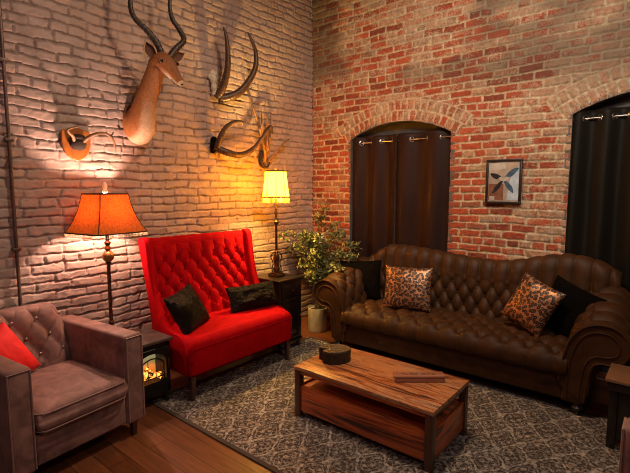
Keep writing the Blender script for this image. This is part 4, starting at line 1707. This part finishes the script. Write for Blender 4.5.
def table_lamp():
    t = thing('table_lamp', 'bronze table lamp with yellow scalloped fringed shade on the black side cabinet', 'lamp', (0.45, -1.10, ST_Z))
    b = M['bronze']
    mb = MB().box((-0.062, -0.062, 0.0), (0.062, 0.062, 0.022), 0.006)
    mb.box((-0.05, -0.05, 0.022), (0.05, 0.05, 0.035), 0.006)
    mb.build('base', b, t)
    MB().lathe([(0.034, 0.033), (0.03, 0.05), (0.036, 0.07), (0.022, 0.10), (0.024, 0.12), (0.030, 0.15), (0.033, 0.18), (0.024, 0.205), (0.016, 0.22), (0.022, 0.23), (0.022, 0.24), (0.012, 0.25)], 24).build('urn', b, t)
    for k in range(4):
        a = PI / 4 + k * PI / 2
        pts = [(0.040, 0.04), (0.046, 0.075), (0.034, 0.11), (0.038, 0.15), (0.052, 0.18), (0.05, 0.21), (0.032, 0.225), (0.02, 0.235)]
        p3 = catmull([(r * math.cos(a), r * math.sin(a), z) for r, z in pts], 4)
        MB().tube([tuple(p) for p in p3], 0.0055, 8).build('scroll_arm', b, t)
    MB().lathe([(0.011, 0.24), (0.0125, 0.27), (0.012, 0.50), (0.016, 0.505), (0.026, 0.52), (0.030, 0.535), (0.022, 0.545), (0.012, 0.56), (0.014, 0.60), (0.020, 0.62), (0.012, 0.64), (0.012, 0.76)], 20).build('pole', b, t)
    # scalloped bell shade, eight ribs
    prof = [(0.134, 0.775), (0.130, 0.80), (0.121, 0.86), (0.113, 0.92), (0.108, 0.98), (0.107, 1.02)]
    rings = []
    n = 64
    for r, z in prof:
        ring = []
        for k in range(n):
            a = 2 * PI * k / n
            rr = r * (1 - 0.045 * (0.5 + 0.5 * math.cos(8 * a)))
            ring.append((rr * math.cos(a), rr * math.sin(a), z))
        rings.append(ring)
    V, F = thick_loft(rings, 0.0025)
    sh = MB().add(V, F).build('lamp_shade', M['shade_yellow'], t)
    tr = MB()
    for ring in (rings[0], rings[-1]):
        tr.tube([(p[0] * 1.01, p[1] * 1.01, p[2]) for p in ring], 0.0075, 6, closed=True)
    for k in range(8):
        a = 2 * PI * k / 8
        tr.tube([(r * 0.958 * math.cos(a), r * 0.958 * math.sin(a), z) for r, z in prof], 0.0036, 6)
    tr.build('trim', plain('brown_lamp_trim', (0.16, 0.06, 0.015), 0.8), sh)
    fr = MB()
    for k in range(72):
        a = 2 * PI * k / 72
        r = 0.133 * (1 - 0.045 * (0.5 + 0.5 * math.cos(8 * a)))
        c, s = math.cos(a), math.sin(a)
        ln = 0.052 + 0.004 * math.sin(k * 1.7)
        fr.tube([(r * c, r * s, 0.772), (r * 1.01 * c, r * 1.01 * s, 0.772 - ln)], [0.0022, 0.0040], 6)
    fr.build('tassel_fringe', M['tassel'], sh)
    h = MB()
    h.tube([(0.0, 0.014, 0.75), (0.0, 0.05, 0.80), (0.0, 0.05, 0.93), (0, 0.015, 1.015), (0, -0.015, 1.015), (0.0, -0.05, 0.93), (0.0, -0.05, 0.80), (0.0, -0.014, 0.75)], 0.0022, 6)
    for k in range(4):
        a = k * PI / 2
        h.tube([(0, 0, 1.015), (0.103 * math.cos(a), 0.103 * math.sin(a), 1.015)], 0.0018, 6)
    h.build('harp', b, t)
    MB().lathe([(0.006, 1.015), (0.012, 1.022), (0.012, 1.03), (0.006, 1.036), (0.010, 1.045), (0.003, 1.058)], 14).build('finial', b, t)
    MB().ball((0, 0, 0.815), 0.024, 16, 12, (1, 1, 1.3)).build('bulb', M['bulb_yellow'], t)
    l = point_light('table_lamp_light', (0, 0, 0), 0.03, TABLE_LAMP_W, TABLE_LAMP_C)
    l.parent = t
    l.location = (0, 0, 0.875)


table_lamp()


# ------------------------------------------------------------------ potted olive tree
def plant():
    t = thing('potted_olive_tree', 'leafy potted olive tree in a pale stone pot in the corner', 'plant', (0.46, -0.47, 0))
    MB().lathe([(0.088, 0.0), (0.098, 0.006), (0.104, 0.05), (0.108, 0.25), (0.108, 0.262), (0.100, 0.262), (0.098, 0.24), (0.090, 0.235)], 36).build('pot', M['pot'], t)
    MB().lathe([(0.097, 0.215), (0.097, 0.236), (0.05, 0.243), (0.01, 0.246)], 24).build('soil', M['soil'], t)
    rnd = random.Random(3)
    stems = MB()
    lv = []
    lf = []
    ends = []
    N_ = 26
    for k in range(N_):
        a = 2 * PI * k / N_ * 2.4 + rnd.uniform(-0.3, 0.3)
        rr = rnd.uniform(0.10, 0.46)
        hz = rnd.uniform(0.62, 1.12) - 0.25 * max(0, rr - 0.3)
        if k % 7 == 0:
            hz += 0.15
            rr *= 0.45
        ex = rr * math.cos(a)
        ey = rr * math.sin(a) * 0.85
        ex = max(ex, -0.38)
        ey = min(ey, 0.36)
        if ey < -0.22:
            ey = -0.22
        ends.append((ex, ey, hz))
    ends += [(0.40, 0.04, 0.90), (0.44, 0.12, 0.88), (0.42, 0.14, 1.0), (0.10, 0.0, 1.36), (-0.02, 0.05, 1.26), (0.2, 0.1, 1.18), (-0.36, 0.05, 0.92), (-0.30, 0.1, 1.02), (-0.20, -0.05, 0.70), (0.0, -0.14, 0.62)]
    for ex, ey, hz in ends:
        p0 = (rnd.uniform(-0.02, 0.02), rnd.uniform(-0.02, 0.02), 0.235)
        p1 = (ex * 0.15 + rnd.uniform(-0.02, 0.02), ey * 0.15 + rnd.uniform(-0.02, 0.02), 0.235 + (hz - 0.235) * 0.40)
        p2 = (ex * 0.6, ey * 0.6, 0.235 + (hz - 0.235) * 0.93)
        p3 = (ex, ey, hz + (-0.05 if abs(ex) > 0.3 else 0.0))
        P = catmull([p0, p1, p2, p3], 9)
        stems.tube([tuple(p) for p in P], list(np.linspace(0.0065, 0.0018, len(P))), 6)
        for i in range(len(P)):
            f = i / (len(P) - 1)
            if f < 0.36:
                continue
            for q in range(6):
                d = Vector((rnd.uniform(-1, 1), rnd.uniform(-1, 1), rnd.uniform(-0.45, 0.9))).normalized()
                ln = rnd.uniform(0.04, 0.068)
                wd = rnd.uniform(0.008, 0.0135)
                base = Vector(tuple(P[i])) + Vector((rnd.uniform(-1, 1), rnd.uniform(-1, 1), rnd.uniform(-1, 1))) * 0.035
                side = d.cross(Vector((rnd.uniform(-1, 1), rnd.uniform(-1, 1), 1.2))).normalized()
                nrm = side.cross(d)
                tip = base + d * ln
                mid = base + d * ln * 0.45 + nrm * ln * 0.05
                if min(tip.x, base.x) + 0.46 < 0.03 or max(tip.y, base.y) - 0.47 > -0.03:
                    continue
                n = len(lv)
                lv += [base, mid + side * wd - nrm * 0.0012, tip, mid - side * wd - nrm * 0.0012, mid + nrm * 0.0012]
                lf += [(n, n + 1, n + 4), (n + 1, n + 2, n + 4), (n + 2, n + 3, n + 4), (n + 3, n, n + 4), (n, n + 3, n + 2, n + 1)]
    stems.build('stems', M['bark'], t)
    MB().add(lv, lf).build('foliage', M['leaf'], t, smooth=False, fix=False)


plant()

# ------------------------------------------------------------------ curtains
def curtain(label, x0, x1, rodz, zbot, rings, period, phase0, mat, yc=0.045, group=None, seed=0):
    """phase0: x where the rod starts to show in front of the cloth"""
    t = thing('curtain', label, 'curtain', (0, yc, 0), 0, group)
    nu, nv = 240, 60
    X, Zt = np.meshgrid(np.linspace(x0, x1, nu), np.linspace(0, 1, nv), indexing='ij')
    Z = rodz + 0.068 - Zt * (rodz + 0.068 - zbot)
    drift = (fbm(X * 2 + seed, Z * 0.9, seed + 3) - 0.5) * 0.25 * np.minimum(1, Zt * 3)
    ph = (X - phase0) / period + drift
    amp = 0.026 + 0.014 * np.clip(Zt * 2, 0, 1)
    y = amp * np.sin(2 * PI * ph) + (fbm(X * 6, Z * 1.2, seed + 9) - 0.5) * 0.02 * np.minimum(1, Zt * 4)
    A = np.stack([X, y - 0.001, Z], -1)
    B = np.stack([X, y + 0.0015, Z], -1)
    MB().sheet(A, B).build('cloth', mat, t, autosmooth=False)
    g = MB()
    pts = []
    for k in range(20):
        a = 2 * PI * k / 20
        pts.append((0.025 * math.cos(a), 0.0, 0.025 * math.sin(a)))
    g.tube(pts, 0.005, 8, closed=True)
    first = None
    for xr, ry in rings:
        yy = 0.024 * math.sin(2 * PI * (xr - phase0) / period)
        if first is None:
            first = g.build('grommet', M['chrome'], t)
            first['label'] = 'chrome grommet'
            o = first
        else:
            o = first.copy()
            COL.objects.link(o)
            o.parent = t
        o.location = (xr, yy - 0.004, rodz)
        o.rotation_euler = (0, 0, ry)
    return t


def rod(label, x0, x1, z, y=0.045):
    r = MB().tube([(x0, y, z), (x1, y, z)], 0.008, 12).build('curtain_rod', M['chrome'])
    tag(r, label, 'curtain rod', 'curtain rods across the arched windows')


GC = 'blackout curtains in the arched windows'
Z1 = 2.07
curtain('dark brown grommet curtain, left half of the window behind the sofa', 0.565, 1.13, Z1, 0.10, [(0.685, 0.9), (0.81, -0.9), (0.945, 0.9), (1.07, -0.9)], 0.255, 0.685, M['curtain'], group=GC, seed=1)
curtain('dark brown grommet curtain, right half of the window behind the sofa', 1.125, 1.725, Z1, 0.10, [(1.30, 0.9), (1.465, -0.9), (1.63, 0.9)], 0.33, 1.30, M['curtain'], group=GC, seed=2)
rod('chrome curtain rod across the window left of the framed picture', 0.58, 1.73, Z1)
Z2 = 2.125
curtain('black grommet curtain in the window at the right edge of the photo', 2.76, 3.90, Z2, 0.10, [(2.845 + 0.1 * k_, 0.9 if k_ % 2 == 0 else -0.9) for k_ in range(11)], 0.2, 2.845, M['curtain_black'], group=GC, seed=3)
rod('chrome curtain rod across the window at the right edge of the photo', 2.756, 3.904, Z2)


# ------------------------------------------------------------------ framed picture
def picture():
    t = thing('framed_picture', 'small black framed collage picture hanging on the red brick wall', 'picture', (2.245, -0.012, 1.625))
    w, h = 0.153, 0.198
    mb = MB()
    for lo, hi in (((-w, -0.03, -h), (w, 0.0, -h + 0.02)), ((-w, -0.03, h - 0.02), (w, 0.0, h)), ((-w, -0.03, -h + 0.02), (-w + 0.02, 0, h - 0.02)), ((w - 0.02, -0.03, -h + 0.02), (w, 0, h - 0.02))):
        mb.box(lo, hi, 0.003)
    mb.build('frame', M['frame_black'], t)
    art = MB().box((-w + 0.015, -0.012, -h + 0.015), (w - 0.015, -0.004, h - 0.015)).build('artwork', plain('collage_paper', (0.74, 0.52, 0.36), 0.7, 0, 0.25, 14), t, smooth=False)
    pale = plain('pale_paper', (0.85, 0.68, 0.52), 0.7, 0, 0.12, 25)
    white = plain('white_paper', (0.82, 0.85, 0.86), 0.7, 0, 0.15, 25)
    rust = plain('rust_paper', (0.42, 0.15, 0.07), 0.7, 0, 0.25, 20)
    blue = plain('slate_blue_feather', (0.10, 0.17, 0.22), 0.6, 0, 0.4, 40)
    brown = plain('dark_feather', (0.045, 0.03, 0.028), 0.6, 0, 0.5, 40)

    def patch(poly, y, mat, nm):
        MB().prism(poly, 1, y, y + 0.0012).build(nm, mat, art, smooth=False)
    patch([(-0.13, 0.10), (0.015, 0.115), (0.015, 0.175), (-0.13, 0.165)], -0.0135, pale, 'pale_panel')
    patch([(-0.13, -0.165), (0.0, -0.165), (0.0, -0.02), (-0.13, -0.02)], -0.0135, rust, 'rust_panel')
    patch([(-0.12, -0.13), (-0.075, -0.13), (-0.075, -0.165), (-0.12, -0.165)], -0.0148, pale, 'pale_panel')
    patch([(0.03, -0.165), (0.128, -0.165), (0.128, 0.14), (0.06, 0.05)], -0.0135, white, 'white_panel')

    def wing(cx, cz, ang, ln, wd, y, mat):
        P = []
        for k in range(21):
            u = k / 20
            P.append((u * ln, wd * math.sin(PI * u) ** 0.7 * (0.6 + 0.5 * u)))
        for k in range(19, 0, -1):
            u = k / 20
            P.append((u * ln, -wd * 0.7 * math.sin(PI * u) ** 0.8))
        c, s = math.cos(ang), math.sin(ang)
        patch([(cx + x * c - z * s, cz + x * s + z * c) for x, z in P], y, mat, 'wing_shape')
    wing(0.0, 0.02, math.radians(155), 0.13, 0.028, -0.0152, brown)
    wing(0.0, 0.02, math.radians(38), 0.16, 0.030, -0.0152, blue)
    wing(0.0, 0.02, math.radians(232), 0.16, 0.024, -0.0166, brown)
    wing(0.0, 0.02, math.radians(305), 0.15, 0.026, -0.0166, blue)
    patch([(-0.05, 0.03), (-0.02, 0.045), (0.0, 0.03), (0.02, 0.045), (0.055, 0.035), (0.02, 0.005), (-0.02, 0.005)], -0.018, pale, 'pale_panel')
    g = clear_glass('picture_glass')
    MB().box((-w + 0.018, -0.024, -h + 0.018), (w - 0.018, -0.022, h - 0.018)).build('glass', g, t, smooth=False)


picture()


# ------------------------------------------------------------------ trophies on the painted wall
def horn_tube(pts, r0, r1, mat, parent, name='horn', ridges=0, rid=0.06, n=14, seg=12, power=0.8, ridge_to=0.75):
    P = resample(catmull(pts, n), 90)
    R = []
    for i in range(len(P)):
        f = i / (len(P) - 1)
        r = r1 + (r0 - r1) * (1 - f) ** power
        if ridges and f < ridge_to:
            r *= 1 + rid * math.sin(2 * PI * ridges * f)
        R.append(r)
    return MB().tube([tuple(p) for p in P], R, seg).build(name, mat, parent, autosmooth=False)


def off(pts, o):
    return [tuple(a - b for a, b in zip(p, o)) for p in pts]


def impala():
    o = (0.0, -2.25, 2.10)
    t = thing('antelope_trophy', 'mounted tan antelope head with tall black horns on the painted brick wall', 'hunting trophy', o)
    # centre, half width (sideways), half depth
    sec = [((0.012, -2.252, 2.095), 0.128, 0.160), ((0.05, -2.262, 2.08), 0.132, 0.165), ((0.10, -2.274, 2.092), 0.118, 0.158),
           ((0.145, -2.280, 2.150), 0.094, 0.125), ((0.18, -2.275, 2.232), 0.080, 0.102), ((0.215, -2.264, 2.315), 0.072, 0.090),
           ((0.25, -2.250, 2.395), 0.066, 0.082), ((0.278, -2.238, 2.460), 0.064, 0.080), ((0.302, -2.228, 2.508), 0.066, 0.078),
           ((0.335, -2.214, 2.525), 0.068, 0.074), ((0.368, -2.202, 2.505), 0.067, 0.070), ((0.400, -2.188, 2.468), 0.056, 0.060),
           ((0.428, -2.176, 2.430), 0.043, 0.049), ((0.452, -2.166, 2.396), 0.034, 0.039), ((0.472, -2.157, 2.368), 0.029, 0.031),
           ((0.484, -2.152, 2.350), 0.019, 0.020), ((0.488, -2.150, 2.343), 0.004, 0.004)]
    C = catmull([s[0] for s in sec], 4)
    RA = catmull([(s[1], s[2]) for s in sec], 4)
    n = len(C)
    seg = 36
    V = []
    light = []
    dark = []
    d = np.gradient(C, axis=0)
    d[0] = (1, 0, 0)
    d[1] = (1, 0, 0)
    for i in range(n):
        T = Vector(d[i]).normalized()
        if i < 9:
            f = i / 9
            T = (Vector((1, 0, 0)) * (1 - f) + T * f).normalized()
        S = Vector((-0.25, 1, 0)) if i > 30 else Vector((0, 1, 0))
        S = (S - T * S.dot(T)).normalized()
        U = S.cross(T).normalized()          # throat side is -U
        if i < 4:
            U = Vector((0, 0, 1)) if U.z > 0 else Vector((0, 0, 1))
        else:
            if U.dot(Vector((-0.4, 0, 1))) < 0:
                U = -U
        fI = i / (n - 1)
        for k in range(seg):
            a = 2 * PI * k / seg
            p = Vector(C[i]) + S * math.cos(a) * RA[i][0] + U * math.sin(a) * RA[i][1]
            V.append(tuple(p - Vector(o)))
            under = max(0, -math.sin(a))
            w = 0.0
            if fI < 0.27:
                w = min(1, max(0, (under - 0.60 + 0.25 * (vnoise(a * 4, fI * 30) - 0.5)) * 5.0)) * max(0, 1 - fI * 3.2)
            elif fI > 0.66:
                w = min(1, max(0, (under - 0.12) * 2.6)) * min(1, (fI - 0.66) * 12)
                if fI > 0.9:
                    w = max(w, 0.75 * (1 if fI < 0.965 else 0.2))
            else:
                w = 0.06 * under
            light.append(w)
            dark.append(min(1, max(0, math.sin(a) - 0.35) * 1.6) * (1.0 if fI > 0.12 else 0.4))
    F = []
    for i in range(n - 1):
        for k in range(seg):
            k2 = (k + 1) % seg
            F.append((i * seg + k, i * seg + k2, (i + 1) * seg + k2, (i + 1) * seg + k))
    F.append(tuple(range(seg))[::-1])
    F.append(tuple((n - 1) * seg + k for k in range(seg)))
    body = MB().add(V, F).build('head_and_neck', M['impala'], t, autosmooth=False)
    at = body.data.attributes.new('fur_light', 'FLOAT', 'POINT')
    at.data.foreach_set('value', np.array(light, dtype=np.float32))
    at = body.data.attributes.new('fur_dark', 'FLOAT', 'POINT')
    at.data.foreach_set('value', np.array(dark, dtype=np.float32))
    # eyes
    for p, sg in (((0.392, -2.258, 2.515), -1), ((0.412, -2.142, 2.512), 1)):
        q = off([p], o)[0]
        MB().ball(q, 0.020, 14, 10).build('eye', M['eye'], t)
        ep = [(q[0] + 0.012, q[1] + sg * 0.004 + 0.016 * math.cos(b_), q[2] + 0.015 * math.sin(b_)) for b_ in np.linspace(0, 2 * PI, 14, endpoint=False)]
        MB().tube(ep, 0.0032, 6, closed=True).build('eyelid', M['ear_inner'], t)
    q = off([(0.484, -2.152, 2.354)], o)[0]
    MB().ball(q, 0.017, 14, 8, (0.8, 1.15, 0.75)).build('nose', M['nose'], t)
    mp = off(catmull([(0.438, -2.208, 2.383), (0.462, -2.190, 2.350), (0.480, -2.165, 2.334)], 5), o)
    MB().tube([tuple(x) for x in mp], 0.0028, 6).build('mouth', M['nose'], body)
    # ears: cupped leaves
    for base, tip, wd, face in (((0.315, -2.275, 2.545), (0.270, -2.305, 2.670), 0.042, (0.8, -0.55, 0.1)), ((0.345, -2.160, 2.545), (0.325, -2.000, 2.640), 0.040, (0.85, -0.45, -0.1))):
        bq = Vector(base)
        tq = Vector(tip)
        ax = (tq - bq)
        L = ax.length
        ax.normalize()
        fz = Vector(face)
        fz = (fz - ax * fz.dot(ax)).normalized()
        sd = ax.cross(fz)
        nu, nv = 13, 15
        A = np.zeros((nu, nv, 3))
        B = np.zeros((nu, nv, 3))
        for i in range(nu):
            u = -1 + 2 * i / (nu - 1)
            for j in range(nv):
                v = j / (nv - 1)
                wv_ = wd * (0.35 + 0.65 * math.sin(PI * min(1, v * 0.9 + 0.12)) ** 0.8) * (1 - v ** 5 * 0.9)
                p = bq + ax * (v * L) + sd * (u * wv_) + fz * (0.022 * u * u * (1 - 0.5 * v) - 0.008)
                A[i, j] = p - Vector(o)
                B[i, j] = p - fz * 0.004 - Vector(o)
        eo = MB().sheet(A, B).build('ear', M['ear_dark'], t, autosmooth=False)
        rim = [tuple(A[0, j]) for j in range(nv)] + [tuple(A[i, nv - 1]) for i in range(1, nu)] + [tuple(A[nu - 1, j]) for j in range(nv - 2, -1, -1)]
        MB().tube(rim, 0.0055, 6).build('ear_rim', M['ear_rim'], eo)
    hl = [(0.325, -2.212, 2.545), (0.325, -2.216, 2.60), (0.315, -2.250, 2.675), (0.295, -2.312, 2.745), (0.265, -2.380, 2.812), (0.25, -2.405, 2.886), (0.26, -2.404, 2.981), (0.28, -2.39, 3.079), (0.30, -2.375, 3.16)]
    hr = [(0.340, -2.168, 2.545), (0.342, -2.140, 2.59), (0.345, -2.085, 2.660), (0.33, -2.010, 2.738), (0.30, -2.022, 2.815), (0.275, -2.070, 2.895), (0.27, -2.088, 2.992), (0.28, -2.078, 3.099), (0.29, -2.085, 3.181)]
    for h in (hl, hr):
        horn_tube(off(h, o), 0.027, 0.007, M['horn'], t, ridges=22, rid=0.08, power=0.7)


impala()

# upper pair of horns on a bare skull plate
o = (0.0, -1.50, 2.50)
t = thing('horn_mount', 'pair of long dark sweeping horns on a pale skull plate, upper of the two pairs', 'hunting trophy', o, 0, 'horn pairs on the painted wall')
mb = MB()
for c, r, sc in (((0.03, -1.485, 2.63), 0.035, (0.8, 1.2, 1)), ((0.035, -1.495, 2.575), 0.036, (0.9, 1.0, 1.3)), ((0.04, -1.495, 2.50), 0.034, (1, 0.8, 1.3)), ((0.045, -1.475, 2.44), 0.040, (1, 1.2, 0.9)), ((0.02, -1.52, 2.60), 0.022, (0.8, 1, 1.2))):
    mb.ball(off([c], o)[0], r, 14, 10, sc)
so = mb.build('skull_plate', M['bone'], t)
rm = so.modifiers.new('remesh', 'REMESH')
rm.mode = 'VOXEL'
rm.voxel_size = 0.007
rm.use_smooth_shade = True
horn_tube(off([(0.05, -1.478, 2.415), (0.09, -1.452, 2.47), (0.13, -1.435, 2.56), (0.165, -1.428, 2.68), (0.185, -1.440, 2.83), (0.19, -1.462, 2.95), (0.18, -1.480, 3.015)], o), 0.040, 0.006, M['horn_brown'], t, ridges=26, rid=0.05, power=0.6)
horn_tube(off([(0.055, -1.455, 2.405), (0.10, -1.375, 2.425), (0.14, -1.275, 2.480), (0.17, -1.184, 2.585), (0.195, -1.110, 2.73), (0.20, -1.105, 2.87), (0.195, -1.145, 2.97), (0.185, -1.190, 3.045)], o), 0.042, 0.006, M['horn_brown'], t, ridges=30, rid=0.05, power=0.6)

# lower pair
o = (0.0, -1.49, 1.96)
t = thing('horn_mount', 'pair of curling ridged brown horns on a black fur patch, lower of the two pairs', 'hunting trophy', o, 0, 'horn pairs on the painted wall')
mb = MB()
for c, r, sc in (((0.03, -1.50, 2.015), 0.034, (0.9, 1, 1.2)), ((0.035, -1.512, 1.965), 0.032, (0.9, 1, 1.2)), ((0.03, -1.515, 1.92), 0.026, (0.9, 1, 1)), ((0.035, -1.485, 1.945), 0.032, (1, 1, 1))):
    mb.ball(off([c], o)[0], r, 14, 10, sc)
so = mb.build('fur_patch', M['black_cloth'], t)
rm = so.modifiers.new('remesh', 'REMESH')
rm.mode = 'VOXEL'
rm.voxel_size = 0.007
rm.use_smooth_shade = True
horn_tube(off([(0.05, -1.49, 1.935), (0.08, -1.49, 1.985), (0.11, -1.482, 2.05), (0.14, -1.455, 2.12), (0.16, -1.395, 2.175), (0.165, -1.325, 2.20), (0.16, -1.268, 2.198), (0.15, -1.242, 2.172)], o), 0.031, 0.010, M['horn_brown'], t, ridges=20, rid=0.08, power=0.8, ridge_to=1)
horn_tube(off([(0.055, -1.475, 1.94), (0.11, -1.387, 1.902), (0.15, -1.259, 1.892), (0.17, -1.118, 1.962), (0.18, -1.016, 2.068), (0.175, -0.935, 2.165), (0.16, -0.875, 2.205), (0.14, -0.832, 2.185), (0.13, -0.825, 2.13)], o), 0.034, 0.009, M['horn_brown'], t, ridges=30, rid=0.08, power=0.8, ridge_to=1)

# small antler rack above the table lamp
o = (0.0, -0.83, 1.88)
t = thing('antler_mount', 'small branched antler rack above the yellow table lamp', 'hunting trophy', o)
mb = MB()
mb.tube([tuple(p) for p in catmull(off([(0.03, -0.872, 1.955), (0.045, -0.905, 1.895), (0.05, -0.905, 1.835), (0.05, -0.865, 1.795), (0.05, -0.812, 1.800), (0.045, -0.775, 1.845)], o), 6)], [0.013, 0.014, 0.015, 0.016, 0.017, 0.018, 0.019, 0.02, 0.021, 0.022, 0.022, 0.022, 0.022, 0.022, 0.022, 0.022, 0.021, 0.02, 0.019, 0.018, 0.017, 0.016, 0.015, 0.014, 0.013, 0.012, 0.011, 0.010, 0.009, 0.008, 0.006][:31], 10)
mb.build('skull_cap', M['skull_hair'], t, autosmooth=False)
A_ = [
    ([(0.04, -0.835, 1.875), (0.07, -0.875, 1.97), (0.09, -0.93, 2.09), (0.10, -1.006, 2.258), (0.105, -1.072, 2.387), (0.10, -1.112, 2.475)], 0.019, 0.005),
    ([(0.06, -0.845, 1.93), (0.085, -0.905, 2.05), (0.09, -0.930, 2.20), (0.10, -0.936, 2.41)], 0.013, 0.004),
    ([(0.05, -0.825, 1.90), (0.08, -0.845, 2.05), (0.09, -0.855, 2.20), (0.09, -0.852, 2.36)], 0.014, 0.004),
    ([(0.05, -0.815, 1.90), (0.075, -0.805, 2.05), (0.08, -0.800, 2.18), (0.08, -0.784, 2.345)], 0.014, 0.004),
    ([(0.03, -0.79, 1.855), (0.05, -0.740, 1.905), (0.07, -0.672, 1.985), (0.08, -0.587, 2.063), (0.075, -0.495, 2.114)], 0.018, 0.006),
]
for pts, r0, r1 in A_:
    horn_tube(off(pts, o), r0, r1, M['antler'], t, name='antler', power=0.8)
horn_tube(off([(0.075, -0.63, 2.02), (0.07, -0.585, 2.02), (0.06, -0.55, 2.03)], o), 0.010, 0.004, M['antler'], t, name='tine')

# shield plaque with small antlers
o = (0.0, -2.748, 1.90)
t = thing('shield_antler_mount', 'small antlers on an orange wooden shield left of the antelope head', 'hunting trophy', o)
half = [(0.0, 0.118), (0.035, 0.098), (0.07, 0.088), (0.098, 0.075), (0.103, 0.03), (0.098, -0.03), (0.078, -0.085), (0.045, -0.118), (0.0, -0.140)]
poly = [tuple(p) for p in catmull(half, 4)]
poly = poly + [(-y, z) for y, z in poly[-2:0:-1]]
MB().prism(poly, 0, 0.012, 0.034).build('shield', M['shield_wood'], t, bevel=0.006)
mb = MB()
mb.ball((0.055, 0.0, -0.015), 0.052, 18, 12, (0.65, 1.15, 0.95))
mb.ball((0.06, 0.0, 0.03), 0.036, 16, 10, (0.8, 1.5, 0.7))
so = mb.build('skull_cap', M['skull_hair'], t)
horn_tube(off([(0.06, -2.778, 1.895), (0.10, -2.800, 1.93), (0.13, -2.846, 1.962), (0.145, -2.825, 1.982), (0.15, -2.785, 1.992)], o), 0.014, 0.004, M['antler'], t, name='antler', power=0.9)
horn_tube(off([(0.06, -2.725, 1.890), (0.10, -2.692, 1.932), (0.14, -2.647, 1.960), (0.15, -2.590, 1.966), (0.155, -2.545, 1.938), (0.15, -2.520, 1.885), (0.14, -2.512, 1.836)], o), 0.016, 0.004, M['antler'], t, name='antler', power=0.7)
horn_tube(off([(0.15, -2.560, 1.950), (0.155, -2.540, 1.965), (0.155, -2.530, 1.985)], o), 0.007, 0.003, M['antler'], t, name='tine')

# ------------------------------------------------------------------ end table at the right
t = thing('end_table', 'low dark end table with a brown top beside the right sofa arm', 'end table', (3.445, -1.0, RUG_Z))
MB().box((-0.24, -0.152, 0.413), (0.24, 0.152, 0.434), 0.004).build('top', M['end_table_wood'], t)
MB().box((-0.225, -0.14, 0.36), (0.225, 0.14, 0.413), 0.004).build('apron', M['dark_wood'], t)
for lx in (-0.195, 0.195):
    for ly in (-0.11, 0.11):
        MB().box((lx - 0.022, ly - 0.022, 0.001), (lx + 0.022, ly + 0.022, 0.36), 0.003).build('leg', M['dark_wood'], t)
for ly in (-0.11, 0.11):
    MB().box((-0.175, ly - 0.008, 0.06), (0.175, ly + 0.008, 0.36), 0.003).build('side_panel', M['dark_wood'], t)
for lx in (-0.195, 0.195):
    MB().box((lx - 0.008, -0.09, 0.06), (lx + 0.008, 0.09, 0.36), 0.003).build('end_panel', M['dark_wood'], t)
